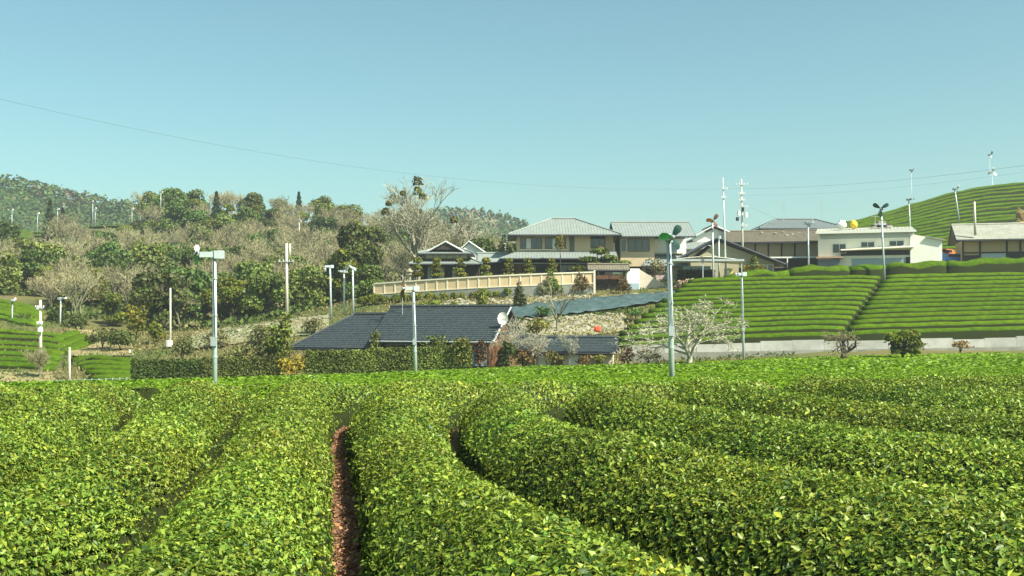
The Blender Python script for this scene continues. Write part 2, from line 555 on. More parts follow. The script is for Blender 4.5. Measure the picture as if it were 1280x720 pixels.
# scatter positions over the whole near field, then deal them out to the rows
zones = [(2.3, 4.0, 1400, 0.045, False), (4.0, 5.2, 6800, 0.036, True), (5.2, 8.5, 5700, 0.036, False), (8.5, 13.0, 3950, 0.038, False), (13.0, 22.5, 1750, 0.047, False), (22.5, 28.6, 480, 0.07, False)]
ROWLEAF = {}
for (y0, y1, dens, L0, five) in zones:
    xw = 0.5 * y1 + 1.6
    n = int(dens * 2 * xw * (y1 - y0) * 1.35)
    x = rng.uniform(-xw, xw, n); y = rng.uniform(y0, y1, n)
    keep = (np.abs(x) < 0.49 * y + 1.3) & (x > gx[1]) & (x < gx[-3]) & (y > gy[1]) & (y < gy[-3])
    x, y = x[keep], y[keep]
    i = np.round((x - gx[0]) / STEP).astype(int); j = np.round((y - gy[0]) / STEP).astype(int)
    d = dist[j, i]; sl = np.sqrt(1 + np.minimum(gxv[j, i] ** 2 + gyv[j, i] ** 2, 9))
    patch = 1 + 0.25 * noise2(x, y, 11, 2, 1.7)
    keep = (d > 0.004) & (rng.random(len(x)) < np.clip(sl * patch / 1.7, 0, 1) * np.where(d < .05, np.where(y > 14, .25, .45), 1.0))
    x, y, i, j, d = x[keep], y[keep], i[keep], j[keep], d[keep]
    nrm = np.stack([-np.clip(gxv[j, i], -3, 3), -np.clip(gyv[j, i], -3, 3), np.ones(len(x))], 1)
    nrm /= np.linalg.norm(nrm, axis=1, keepdims=True)
    z = TZ[j, i] + rng.normal(0, 0.012, len(x)) - 0.012
    z = np.where(d < 0.08, np.maximum(z, 0.2) * rng.uniform(0.25, 1.0, len(x)), z)
    pos = np.stack([x, y, z + ZN[j, i]], 1) + nrm * rng.uniform(-0.045, 0.018, (len(x), 1))
    L = L0 * np.clip(np.exp(rng.normal(0, 0.32, len(x))), 0.5, 2.0)
    shoot = rng.random(len(x)) < 0.12
    pos = pos + nrm * (0.012 * shoot)[:, None]
    upv = np.where(shoot, rng.uniform(0.6, 0.97, len(x)), rng.uniform(-0.05, 0.65, len(x)))[:, None]
    Vv, T, k = leaves_np(pos, nrm, L, L * rng.uniform(0.18, 0.32, len(x)), up=upv, five=five)
    pale = noise2(x, y, 21, 3, 0.9)
    cols = leaf_cols(len(x), 0.055, 0.22)
    cols[shoot] = np.array([0.25, 0.34, 0.045]) * rng.uniform(0.6, 1.15, (shoot.sum(), 1))
    yel = rng.random(len(x)) < 0.75 * np.exp(-((x - 1.05) / .5) ** 2 - ((y - 4.6) / .4) ** 2)
    cols[yel] = np.array([0.46, 0.46, 0.04]) * rng.uniform(0.6, 1.1, (yel.sum(), 1))
    cols = cols * (1 + 0.20 * pale[:, None]) * np.array([1.0, 1, 1])
    cols[:, 0] *= 1 + 0.12 * noise2(x, y, 22, 3, 0.7)
    ROWLEAF[(y0)] = (region[j, i], Vv.reshape(-1, k, 3), T.reshape(len(x), -1, 3), cols, k)

row_labels = {
    0: 'clipped tea row, seventh from the bare soil path on its shaded side', 1: 'clipped tea row, sixth from the bare soil path on its shaded side',
    2: 'clipped tea row, fifth from the bare soil path on its shaded side', 3: 'clipped tea row, fourth from the bare soil path on its shaded side',
    4: 'dark-flanked clipped tea row, third from the bare soil path, heading for the dark hedge', 5: 'clipped tea row with shaded flank, second from the soil path, heading for the dark hedge',
    6: 'broad bright green straight tea row bordering the bare soil path', 7: 'broad bending yellow-green tea row bordering the bare soil path',
    8: 'wide bending tea row with dark leaf gaps, beside the yellow-green row on the soil path', 9: 'outermost hook-shaped tea row, third from the soil path',
    10: 'hook-shaped tea row, fourth from the soil path', 11: 'hook-shaped tea row, fifth from the soil path',
    12: 'hook-shaped tea row, sixth from the soil path', 13: 'innermost tea row enclosed by the nested hook-shaped rows'}
leaf_proto = {}
for r in range(14):
    msk = (region == r) & (dist > 0) & in_view
    q = msk[:-1, :-1] & msk[1:, :-1] & msk[:-1, 1:] & msk[1:, 1:]
    if q.sum() < 40: continue
    # keep the one connected piece of this row
    todo = set(zip(*[v.tolist() for v in np.nonzero(q)])); best = []
    while todo:
        st = [todo.pop()]; comp = []
        while st:
            a, b_ = st.pop(); comp.append((a, b_))
            for n_ in ((a + 1, b_), (a - 1, b_), (a, b_ + 1), (a, b_ - 1)):
                if n_ in todo: todo.remove(n_); st.append(n_)
        if len(comp) > len(best): best = comp
    jj, ii = np.array(best).T
    idx = -np.ones(TX.shape, int)
    used = np.zeros(TX.shape, bool)
    for a, b in ((0, 0), (1, 0), (0, 1), (1, 1)): used[jj + a, ii + b] = True
    idx[used] = np.arange(used.sum())
    Vv = np.stack([TX[used], TY[used], np.maximum(TZ[used] - 0.06, 0.0) + ZN[used]], 1)
    Fq = np.stack([idx[jj, ii], idx[jj, ii + 1], idx[jj + 1, ii + 1], idx[jj + 1, ii]], 1)
    c = Vv.mean(0)
    root = empty('tea_row', (c[0], c[1], 0))
    tag(root, row_labels[r], 'tea hedge', 'clipped tea rows of the near field')
    off = np.array([c[0], c[1], 0])
    # body with a skirt down to the soil
    edges = {}
    for f in Fq:
        for a, b in ((f[0], f[1]), (f[1], f[2]), (f[2], f[3]), (f[3], f[0])):
            if (b, a) in edges: del edges[(b, a)]
            else: edges[(a, b)] = 1
    nb = len(Vv)
    low = Vv.copy(); low[:, 2] = ZN[used] - 0.03
    sk = np.array([[b, a, a + nb, b + nb] for a, b in edges])
    link('hedge_body', np_mesh('hedge_body', np.vstack([Vv, low]) - off, np.vstack([Fq, sk]), smooth=True), tea_core, root)
    VV, TT, CC, base = [], [], [], 0
    for key, (rg, lv, lt, lc, k) in ROWLEAF.items():
        s = rg == r
        if not s.any(): continue
        v = lv[s].reshape(-1, 3)
        nl = s.sum()
        local = lt[s] - (np.nonzero(s)[0] * k)[:, None, None] + (np.arange(nl) * k)[:, None, None] + base
        VV.append(v - off); TT.append(local.reshape(-1, 3)); CC.append(np.repeat(lc[s], k, 0))
        base += len(v)
    if VV:
        fo = link('foliage', np_mesh('foliage', np.vstack(VV), np.vstack(TT), np.vstack(CC)), tea_leaf, root)
        fo['kind'] = 'stuff'
    if r in (6, 7, 8):
        # the largest leaves, near the viewer, one by one
        if not leaf_proto:
            for kk in range(6):
                Lp = 0.052
                v = np.array([[0, -.4, 0], [.16, -.15, .05], [.20, .12, .06], [.13, .38, .03], [0, .6, -.08], [-.13, .38, .03], [-.20, .12, .06], [-.16, -.15, .05], [0, -.15, 0], [0, .12, 0.0], [0, .38, -.02]]) * Lp
                v[:, 0] *= 0.9 + 0.06 * kk
                v[:, 2] -= (v[:, 1] / Lp) ** 2 * 0.012 * (kk % 3)
                T = np.array([[0, 1, 8], [0, 8, 7], [1, 2, 9], [1, 9, 8], [8, 9, 6], [8, 6, 7], [2, 3, 10], [2, 10, 9], [9, 10, 5], [9, 5, 6], [3, 4, 10], [10, 4, 5]])
                me = np_mesh('leaf', v, T, np.tile(leaf_cols(1, 0.12, 0.15), (11, 1)))
                me.materials.append(tea_leaf)
                leaf_proto[kk] = me
        cand = np.nonzero((region.ravel() == r) & (dist.ravel() > 0.12) & (TY.ravel() < 6.4) & (TY.ravel() > 4.2) & (np.abs(TX.ravel()) < 0.485 * TY.ravel()))[0]
        for c_ in rng.choice(cand, 110, replace=False):
            j, i = divmod(int(c_), TX.shape[1])
            n_ = Vector((-gxv[j, i], -gyv[j, i], 1)).normalized()
            o = link('leaf', leaf_proto[int(rng.integers(6))], None, root)
            o.location = Vector((TX[j, i] - off[0] + rng.uniform(-.03, .03), TY[j, i] - off[1] + rng.uniform(-.03, .03), TZ[j, i] + ZN[j, i] + rng.uniform(-0.005, 0.03)))
            qd = n_.to_track_quat('Z', 'Y') @ Matrix.Rotation(rng.uniform(0, 6.28), 4, 'Z').to_quaternion() @ Matrix.Rotation(rng.uniform(0.1, 0.9), 4, 'X').to_quaternion()
            o.rotation_euler = qd.to_euler()
            sc = rng.uniform(0.75, 1.15)
            o.scale = (sc, sc, sc)

# straw, leaf litter and clods in the bare furrow
fc = CUR[6]
nc = 7000
t = rng.uniform(0, len(fc) - 1.001, nc); i0 = t.astype(int); fr = (t - i0)[:, None]
pp = fc[i0] * (1 - fr) + fc[i0 + 1] * fr
pp = pp + rng.uniform(-0.24, 0.24, (nc, 2))
pos = np.c_[pp, rng.uniform(-0.012, 0.02, nc) + z_near(pp[:, 0], pp[:, 1])]
nrm = np.tile([[0, 0, 1.0]], (nc, 1)) + rng.normal(0, .35, (nc, 3)); nrm /= np.linalg.norm(nrm, axis=1, keepdims=True)
L = rng.uniform(0.02, 0.07, nc)
Vv, T, k = leaves_np(pos, nrm, L, L * rng.uniform(0.12, 0.3, nc), up=(-0.05, 0.3), five=False)
cc = np.array([[0.30, 0.15, 0.07]]) * rng.uniform(0.35, 1.6, (nc, 1)); cc[:, 2] *= rng.uniform(.7, 1.5, nc)
tag(link('leaf_litter', np_mesh('leaf_litter', Vv, T, np.repeat(cc, k, 0)), leaf_mat('litter', rough=0.8, trans=0.05)), 'brown leaf litter and straw on the bare soil path', kind='stuff')

cl = MB(); rc_ = random.Random(5)
for _ in range(420):
    t = rc_.uniform(0, len(fc) - 1.01); i0_ = int(t); q = fc[i0_] * (1 - t + i0_) + fc[i0_ + 1] * (t - i0_)
    s = rc_.uniform(.012, .038)
    cl.ball((q[0] + rc_.uniform(-.2, .2), q[1], float(z_near(q[0], q[1])) - .012), s * rc_.uniform(.8, 1.5), s, s * .8, 6, 4, .25)
tag(cl.build('soil_clods', soil_mat), 'small red-brown soil clods on the bare path', kind='stuff')

# ------------------------------------------------------------------ generic clipped tea row along a path of crest points
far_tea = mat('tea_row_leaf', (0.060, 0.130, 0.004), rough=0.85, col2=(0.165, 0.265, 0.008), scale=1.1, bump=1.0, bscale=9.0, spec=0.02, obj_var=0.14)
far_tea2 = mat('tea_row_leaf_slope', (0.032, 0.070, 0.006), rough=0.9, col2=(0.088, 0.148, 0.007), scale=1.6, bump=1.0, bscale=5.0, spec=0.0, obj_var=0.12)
PROF = [(-0.50, -1.0), (-0.52, -0.55), (-0.50, -0.36), (-0.40, -0.15), (-0.22, -0.03), (0, 0), (0.22, -0.03), (0.40, -0.15), (0.50, -0.36), (0.52, -0.55), (0.50, -1.0)]
def tea_strip(pts, width, height, skirt, step=0.7, amp=0.04, seed=0):
    """mesh of one row: crest points, full width, rounded height, skirt depth below the crest; returns verts, faces, sampled crest"""
    pts = np.array([tuple(p) for p in pts], float)
    seg = np.r_[0, np.cumsum(np.linalg.norm(np.diff(pts, axis=0), axis=1))]
    n = max(3, int(seg[-1] / step))
    s = np.linspace(0, seg[-1], n)
    C = np.stack([np.interp(s, seg, pts[:, k]) for k in range(3)], 1)
    T = np.gradient(C, axis=0); T[:, 2] = 0; T /= np.linalg.norm(T, axis=1, keepdims=True) + 1e-9
    N = np.stack([-T[:, 1], T[:, 0], 0 * s], 1)
    w = np.full(n, width); 
    e = np.minimum(np.arange(n), np.arange(n)[::-1])
    w = width * np.clip(0.55 + 0.25 * e, 0, 1); hh = np.clip(0.6 + 0.25 * e, 0, 1)
    V = []
    for (u, v) in PROF:
        vv = v * height if v > -0.9 else -skirt
        P_ = C + N * (u * w)[:, None]
        P_[:, 2] += vv - (1 - hh) * height * 0.6 * (v > -0.9)
        j = noise2(P_[:, 0], P_[:, 1], 31 + seed, 3, 1.6) * amp
        if v > -0.9: P_[:, 2] += j
        V.append(P_)
    m = len(PROF)
    V = np.stack(V, 1).reshape(-1, 3)
    ii, jj = np.meshgrid(np.arange(m - 1), np.arange(n - 1))
    b = (jj * m + ii).ravel()
    Fq = np.stack([b, b + m, b + m + 1, b + 1], 1)
    return V, Fq, C
def nth(n):
    return '%d%s' % (n, 'th' if 10 < n % 100 < 14 else {1: 'st', 2: 'nd', 3: 'rd'}.get(n % 10, 'th'))
def tea_row(pts, width, height, skirt, material, label, group, step=0.7, amp=0.04, leaves=None, bare=2):
    V, Fq, C = tea_strip(pts, width, height, skirt, step, amp, int(abs(pts[0][1]) * 10) % 50)
    c = V.mean(0); c[2] = V[:, 2].min() + 0.2
    m = len(PROF); n = len(C)
    capV = [V[:m].mean(0), V[-m:].mean(0)]
    caps = [[len(V), i, i + 1] for i in range(m - 1)] + [[len(V) + 1, (n - 1) * m + i + 1, (n - 1) * m + i] for i in range(m - 1)]
    Vall = np.vstack([V, capV])
    Fall = np.vstack([np.c_[Fq], np.array([[a, b, c_, c_] for a, b, c_ in caps])])
    # degenerate-free: quads and cap triangles as two passes
    me = bpy.data.meshes.new('tea_row')
    me.from_pydata((Vall - c).tolist(), [], Fq.tolist() + caps)
    me.polygons.foreach_set('use_smooth', [True] * len(me.polygons))
    me.materials.append(material); me.materials.append(tea_core)
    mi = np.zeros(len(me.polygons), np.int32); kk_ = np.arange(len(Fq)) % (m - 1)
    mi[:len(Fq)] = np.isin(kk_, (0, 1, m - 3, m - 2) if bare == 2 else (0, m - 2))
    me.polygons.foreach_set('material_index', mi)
    me.update()
    if leaves is None:
        o = link('tea_row', me, material)
        o.location = c
        return tag(o, label, 'tea hedge', group)
    root = empty('tea_row', c)
    tag(root, label, 'tea hedge', group)
    link('hedge_body', me, material, root)
    dens, L0 = leaves
    vq = V[Fq]
    area = np.linalg.norm(np.cross(vq[:, 1] - vq[:, 0], vq[:, 3] - vq[:, 0]), axis=1)
    up = (vq.mean(1)[:, 2] > C[:, 2].mean() - height * 0.75 - 0.6)
    prob = area * up * ~np.isin(np.arange(len(Fq)) % (m - 1), (0, 1, m - 3, m - 2))
    ctr = vq.mean(1)
    prob = prob * (np.abs(ctr[:, 0]) < 0.5 * ctr[:, 1] + 2)
    ncnt = int(dens * prob.sum())
    if ncnt < 10: return root
    k = rng.choice(len(Fq), ncnt, p=prob / prob.sum())
    a, b = rng.random((ncnt, 1)), rng.random((ncnt, 1))
    q = vq[k]
    pos = q[:, 0] * (1 - a) * (1 - b) + q[:, 1] * a * (1 - b) + q[:, 2] * a * b + q[:, 3] * (1 - a) * b
    nr = np.cross(q[:, 1] - q[:, 0], q[:, 3] - q[:, 0]); nr /= np.linalg.norm(nr, axis=1, keepdims=True) + 1e-9
    nr *= np.sign(nr[:, 2:3] + 1e-6)
    L = L0 * rng.uniform(0.6, 1.3, ncnt)
    pos = pos + nr * rng.uniform(-0.02, 0.04, (ncnt, 1))
    Vv, T, kk = leaves_np(pos, nr, L, L * 0.3, up=(0.1, 0.6), five=False)
    cols = np.array([[0.15, 0.255, 0.012]]) * rng.uniform(0.55, 1.3, (ncnt, 1))
    fo = link('foliage', np_mesh('foliage', Vv - c, T, np.repeat(cols, kk, 0)), tea_leaf, root)
    fo['kind'] = 'stuff'
    return root

# cross-running tea field beyond the near rows
D = 31.0
k = 0
while D < 100:
    hw = 0.52 * D + 6
    X = np.linspace(-hw, hw * 1.08, 60)
    bend = 0.9 * np.sin(X / 23.0 + 0.6) + 0.012 * X * (1 if D > 40 else 0.5)
    Y = D + bend
    Z = Hn(X, Y) + 0.66
    if D < 31.5: Z = Z - 0.02
    lv = (260, 0.10) if D < 36 else ((140, 0.11) if D < 43 else ((60, 0.14) if D < 58 else (11, 0.29)))
    near_lbl = 'cross-running clipped tea row right behind the curved rows' if k == 0 else 'bright green tea row running across, %s behind the curved near rows' % nth(k + 1)
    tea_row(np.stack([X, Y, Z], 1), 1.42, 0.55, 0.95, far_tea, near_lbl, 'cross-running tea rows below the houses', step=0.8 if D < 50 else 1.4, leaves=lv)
    D += 1.8
    k += 1
# ------------------------------------------------------------------ more tea: right-hand slope, hilltop, left terraces
def path_px(xs_, yf, D):
    return [at(x, yf(x), D(x) if callable(D) else D) for x in xs_]
# right-hand slope: rows climb slightly to the right; a diagonal bare gap splits them
def gap_x(y): return 1052 + (415 - y) * 0.72
nrow = 13
for k in range(nrow):
    t = k / (nrow - 1)
    yk = 415 - 70 * (t ** 0.88)
    Dk = 117 + 25 * (t ** 0.95)
    xl = 752 + (415 - yk) * 1.55 + (0 if k > 2 else 8 * (2 - k))
    def yf(x, yk=yk, t=t): return yk - (x - 1000) * 0.028 * (1 - 0.35 * t) + 6.0 * math.exp(-((x - 800) / 90.0) ** 2) * (1 - t)
    g = gap_x(yk)
    wd = 1.66 - 0.1 * t
    for (a, b, lbl) in ((xl, g - 3, '%s tea row up from the concrete wall, on the white tree side of the gap' % nth(k + 1)), (g + 3, 1450, '%s tea row up from the concrete wall, on the barn side of the gap' % nth(k + 1))):
        if b - a < 15: continue
        xs_ = np.linspace(a, b, 24)
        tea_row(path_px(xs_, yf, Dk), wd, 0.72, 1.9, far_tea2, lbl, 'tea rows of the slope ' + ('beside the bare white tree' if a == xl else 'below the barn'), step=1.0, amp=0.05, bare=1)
# round-topped hedge along the slope's upper edge
for k, (xa, xb) in enumerate(((905, 986), (984, 1061), (1059, 1106), (1104, 1181), (1179, 1301), (1299, 1440))):
    xs_ = np.linspace(xa, xb, 16)
    tea_row([at(x, 341 - (x - 905) * 0.042 + 1.2 * math.sin(x / 9.0) - (3 if x > 980 else 0), 144.0) for x in xs_], 2.6, 1.2, 2.6, far_tea2,
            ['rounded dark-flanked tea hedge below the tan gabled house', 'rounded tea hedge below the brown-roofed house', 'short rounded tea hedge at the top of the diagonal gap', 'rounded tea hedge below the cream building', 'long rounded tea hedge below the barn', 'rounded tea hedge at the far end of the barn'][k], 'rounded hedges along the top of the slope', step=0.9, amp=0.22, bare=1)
# tea hill behind the houses, built as a sheet with rows on it
def ridge_y(px):
    return np.interp(px, [840, 920, 980, 1040, 1080, 1110, 1150, 1190, 1230, 1280, 1340, 1500], [345, 320, 297, 280, 272, 263, 251, 239, 231.5, 226.5, 222, 218])
def hill_pt(px, t, dz=0.0):
    y = ridge_y(px) * (1 - t) + 338.0 * t
    p = at(px, y, 262 - 68 * t ** 0.9)
    p.z += dz
    return p
hp = np.linspace(840, 1500, 50); ht = np.linspace(0, 1, 22)
V = [[tuple(hill_pt(x, t, -0.9)) for x in hp] for t in ht]
back = [[(p[0] * 1.1, 300.0 + 40 * q, p[2] - 6 - 14 * q) for p in V[0]] for q in (1.0, 0.0)]
V = np.array(back + V).reshape(-1, 3)
ii, jj = np.meshgrid(np.arange(49), np.arange(23)); b0 = (jj * 50 + ii).ravel()
tag(link('hill', np_mesh('hill', V, np.stack([b0, b0 + 50, b0 + 51, b0 + 1], 1), smooth=True), mat('hill_soil', (0.045, 0.06, 0.015), rough=0.95, col2=(0.09, 0.085, 0.03), scale=0.3)), 'dark soil of the tea hill behind the barn', kind='structure')
for k in range(22):
    t = 0.012 + 0.955 * (k / 21.0) ** 1.05
    wv = random.uniform(0, 6)
    xs_ = np.linspace(925 + 4 * math.sin(k), 1490, 44)
    pts = [hill_pt(x, min(0.99, max(0.004, t + 0.010 * math.sin(x / 60.0 + wv * 0.3) * math.sin(t * 3))), 0.05) for x in xs_]
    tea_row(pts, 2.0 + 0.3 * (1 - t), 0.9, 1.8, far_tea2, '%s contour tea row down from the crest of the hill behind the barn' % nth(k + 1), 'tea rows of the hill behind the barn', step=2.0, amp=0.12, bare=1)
# left valley: three small terraced patches
def left_row(p, lbl, grp, w=1.9, D=None):
    pts = []
    q = catmull([(a, b) for a, b in p], 6)
    for a, b in q:
        g = cast(a, b)
        if g is None: continue
        pts.append((g.x, g.y, g.z + 0.55))
    if len(pts) > 3:
        tea_row(pts, w, 0.7, 1.5, far_tea2, lbl, grp, step=0.9, amp=0.06, bare=1)
for k in range(5):
    left_row([(-60, 372 + 5.2 * k), (0, 378 + 5.2 * k), (30, 385 + 5.0 * k), (50, 394 + 3.4 * k)], '%s tea row down on the upper terrace below the wood' % nth(k + 1), 'tea rows of the upper valley terrace', 2.3)
for k in range(7):
    left_row([(-60, 414 + 7.0 * k), (0, 417 + 6.9 * k), (50, 420 + 6.8 * k), (88 - 4 * k, 424 + 6.6 * k)], '%s tea row down on the valley terrace behind the white-box pole' % nth(k + 1), 'tea rows of the valley terrace', 2.2)
left_row([(78, 433), (92, 428), (104, 421)], 'short tea row curling uphill beside the dry bank', None, 2.2)
left_row([(82, 441), (100, 434), (119, 426)], 'longer curling tea row next to the dry bank', None, 2.2)
left_row([(70, 427), (84, 422), (95, 416)], 'smallest curling tea row above the dry bank', None, 2.0)
for k in range(5):
    left_row([(90 + 6 * k, 452 + 5.5 * k), (118, 450 + 6 * k), (150, 453 + 5.4 * k), (172, 455 + 5.0 * k)], '%s tea row towards the pale mesh fence in the corner patch' % nth(k + 1), 'tea rows behind the mesh fence', 2.0)
# tea fields on the far left ridge
for k in range(5):
    left_row([(18, 284 + 4.2 * k), (40, 280 + 4.2 * k), (58, 279 + 4.2 * k)], '%s tea row down in the small ridge field beside the dark cypress' % nth(k + 1), 'tea rows of the small ridge field', 3.0)
for k in range(4):
    left_row([(72, 278 + 3.6 * k), (110, 275 + 3.4 * k), (160, 274 + 3.2 * k)], '%s tea row down in the ridge field under the fan poles' % nth(k + 1), 'tea rows of the long ridge field', 3.0)

# ------------------------------------------------------------------ far hills
hill_mat = mat('far_wood_floor', (0.03, 0.06, 0.02), rough=1.0, col2=(0.06, 0.10, 0.03), scale=0.05, spec=0.05)
def wood_hill(name, prof, D, depth, label, seed, n_leaf, base_z):
    """hill whose crest follows the profile at distance D, covered with tree-sized leaf clumps"""
    pxs = np.linspace(prof[0][0], prof[-1][0], 60)
    pys = np.interp(pxs, [p[0] for p in prof], [p[1] for p in prof])
    crest = np.array([tuple(at(a, b, D)) for a, b in zip(pxs, pys)])
    rows = []
    for q in np.linspace(0, 1, 10):
        r = crest.copy()
        r[:, 1] = D - depth * q
        r[:, 2] = base_z + (crest[:, 2] - base_z) * (math.cos(q * math.pi) * 0.5 + 0.5) - 2.0
        r[:, 2] += 0.04 * (crest[:, 2] - base_z) * noise2(r[:, 0], r[:, 1], seed, 3, 0.03) * math.sin(q * math.pi)
        rows.append(r)
    bk = crest.copy(); bk[:, 1] += depth; bk[:, 2] = base_z
    V = np.array([bk] + rows).reshape(-1, 3)
    ii, jj = np.meshgrid(np.arange(59), np.arange(10)); b0 = (jj * 60 + ii).ravel()
    tag(link('hill', np_mesh('hill', V, np.stack([b0, b0 + 60, b0 + 61, b0 + 1], 1), smooth=True), hill_mat), label, kind='structure')
    R = np.array(rows)
    n = n_leaf
    u = rng.uniform(0, 58.99, n); v = rng.uniform(0, 1, n) ** 1.5 * 8.99
    iu, iv = u.astype(int), v.astype(int); fu, fv = (u - iu)[:, None], (v - iv)[:, None]
    p = R[iv, iu] * (1 - fu) * (1 - fv) + R[iv, iu + 1] * fu * (1 - fv) + R[iv + 1, iu] * (1 - fu) * fv + R[iv + 1, iu + 1] * fu * fv
    # gather clumps into crowns
    cell = 6.0 + 1.5 * np.sin(p[:, 0] * .021) * np.sin(p[:, 1] * .017)
    p[:, 0] += 2.5 * np.sin(p[:, 1] * .31); p[:, 1] += 2.5 * np.sin(p[:, 0] * .27)
    cx, cy = np.floor(p[:, 0] / cell), np.floor(p[:, 1] / cell)
    hsh = np.abs(np.sin(cx * 12.9898 + cy * 78.233) * 43758.5453) % 1.0
    hx = (np.abs(np.sin(cx * 39.3 + cy * 11.1) * 24634.6) % 1.0); 
    dx = (p[:, 0] / cell - cx - 0.5) * 2; dy = (p[:, 1] / cell - cy - 0.5) * 2
    dome = np.clip(1 - dx * dx - dy * dy, 0, 1)
    conif = hx < 0.3
    hgt = np.where(conif, 6.5 * (1 - np.sqrt(np.clip(dx * dx + dy * dy, 0, 1))), 5.0 * np.sqrt(dome)) * (0.6 + 0.6 * hsh)
    p[:, 2] += hgt + 1.0
    nr = np.stack([dx, dy, 0.8 * np.ones(n)], 1) + rng.normal(0, .25, (n, 3)); nr /= np.linalg.norm(nr, axis=1, keepdims=True)
    L = rng.uniform(1.1, 2.4, n)
    Vv, T, kk = leaves_np(p, nr, L, L * 0.45, up=(-0.2, 0.6), five=False)
    c = np.array([[0.075, 0.115, 0.034]]) * (0.6 + 0.9 * hsh[:, None])
    br = hx > 0.86
    c[br] = np.array([0.15, 0.125, 0.07]) * (0.7 + 0.5 * hsh[br, None])
    c *= rng.uniform(0.8, 1.2, (n, 1))
    tag(link('distant_wood', np_mesh('distant_wood', Vv, T, np.repeat(c, kk, 0)), leaf_mat('far_leaf', rough=0.8, trans=0.1, spec=0.1)), 'unbroken wood covering ' + label, kind='stuff')
wood_hill('hill', [(-260, 214), (-120, 222), (0, 229), (40, 233), (80, 243), (130, 254), (180, 263), (260, 274), (340, 282)], 640, 170, 'the far hill behind the ridge tea fields', 71, 26000, 0.0)
wood_hill('hill', [(420, 300), (500, 280), (560, 266), (600, 268), (640, 276), (662, 286), (720, 300), (800, 310), (900, 318)], 760, 190, 'the far hill behind the large house', 72, 22000, 0.0)
# ------------------------------------------------------------------ trees: prototypes
bark_pale = mat('bark_pale', (0.27, 0.255, 0.18), rough=0.9, var=0.25, scale=6)
bark_grey = mat('bark_grey', (0.20, 0.19, 0.115), rough=0.9, var=0.25, scale=6, obj_var=0.25)
bark_dark = mat('bark_dark', (0.055, 0.042, 0.030), rough=0.9, var=0.25, scale=6)
ever_leaf = leaf_mat('evergreen_leaf', rough=0.5, trans=0.15, obj_var=0.35, spec=0.25)
gold_leaf = leaf_mat('yellow_green_leaf', gain=(1.65, 1.35, 0.8), rough=0.55, trans=0.25, obj_var=0.22, spec=0.2)
shrub_leaf = leaf_mat('shrub_leaf', gain=(1.7, 1.4, 0.9), rough=0.55, trans=0.2, obj_var=0.2, spec=0.2)
hedge_leaf = leaf_mat('hedge_leaf', gain=(1.25, 1.15, 0.9), rough=0.55, trans=0.12, spec=0.2)
twig_mat = mat('twig_grey', (0.27, 0.245, 0.13), rough=0.95, var=0.2, scale=3, obj_var=0.22)
twig_pale = mat('twig_pale', (0.38, 0.355, 0.26), rough=0.95, var=0.15, scale=3)

def crown_np(n, lobes, size, seed, base=(0.085, 0.125, 0.022), vary=0.35):
    """leaf clumps spread over and inside a set of lobes (cx, cy, cz, rx, ry, rz)"""
    r = np.random.default_rng(seed)
    lb = np.array(lobes, float)
    w = lb[:, 3] * lb[:, 4]; w = w / w.sum()
    k = r.choice(len(lb), n, p=w)
    d = r.normal(size=(n, 3)); d /= np.linalg.norm(d, axis=1, keepdims=True)
    d[:, 2] = np.where(d[:, 2] < -0.6, -d[:, 2], d[:, 2])
    rad = r.uniform(0.62, 1.08, (n, 1)) + 0.12 * np.sin(d[:, :1] * 9 + k[:, None]) * np.sin(d[:, 1:2] * 8)
    p = lb[k, :3] + d * lb[k, 3:6] * rad
    nr = d * 1.0 + r.normal(0, 0.45, (n, 3)); nr /= np.linalg.norm(nr, axis=1, keepdims=True)
    L = size * r.uniform(0.6, 1.5, n)
    V, T, kk = leaves_np(p, nr, L, L * 0.42, up=(-0.2, 0.6), five=False)
    lobe_tone = r.uniform(0.75, 1.3, len(lb))[k][:, None]
    c = np.array([base]) * r.uniform(1 - vary, 1 + vary, (n, 1)) * lobe_tone
    c[:, 0] *= r.uniform(0.8, 1.3, n)
    return V, T, np.repeat(c, kk, 0)

def lobed(seed, h, w, nl, low=0.16):
    r = np.random.default_rng(seed)
    out = []
    for i in range(nl):
        z = r.uniform(low, 0.88) * h
        sp = w * 0.5 * math.sqrt(max(0.06, 1 - ((z / h - 0.5) / 0.52) ** 2)) * 0.78
        a = r.uniform(0, 6.28); q = math.sqrt(r.uniform(0.1, 1)) * sp
        s = r.uniform(0.17, 0.27) * w
        out.append((q * math.cos(a), q * math.sin(a), z, s, s, s * r.uniform(0.65, 0.9)))
    out.append((0, 0, h * 0.9, w * .2, w * .2, h * .1))
    return out

def trunk_mb(h, r0, seed, limbs=5, spread=0.5):
    r = random.Random(seed)
    m = MB()
    m.tube([(0, 0, -0.6), (r.uniform(-.1, .1), r.uniform(-.1, .1), h * 0.3), (r.uniform(-.25, .25), r.uniform(-.25, .25), h * 0.62), (0, 0, h * 0.85)], [r0 * 1.25, r0, r0 * 0.6, r0 * 0.2], 6)
    for i in range(limbs):
        a = i * 2.4 + r.uniform(-.4, .4)
        z0 = h * r.uniform(0.25, 0.55)
        q = spread * h * r.uniform(0.5, 0.9) * 0.6
        m.tube([(0, 0, z0), (q * .5 * math.cos(a), q * .5 * math.sin(a), z0 + h * .13), (q * math.cos(a), q * math.sin(a), z0 + h * r.uniform(.22, .36))], [r0 * .5, r0 * .35, r0 * .12], 5)
    return m

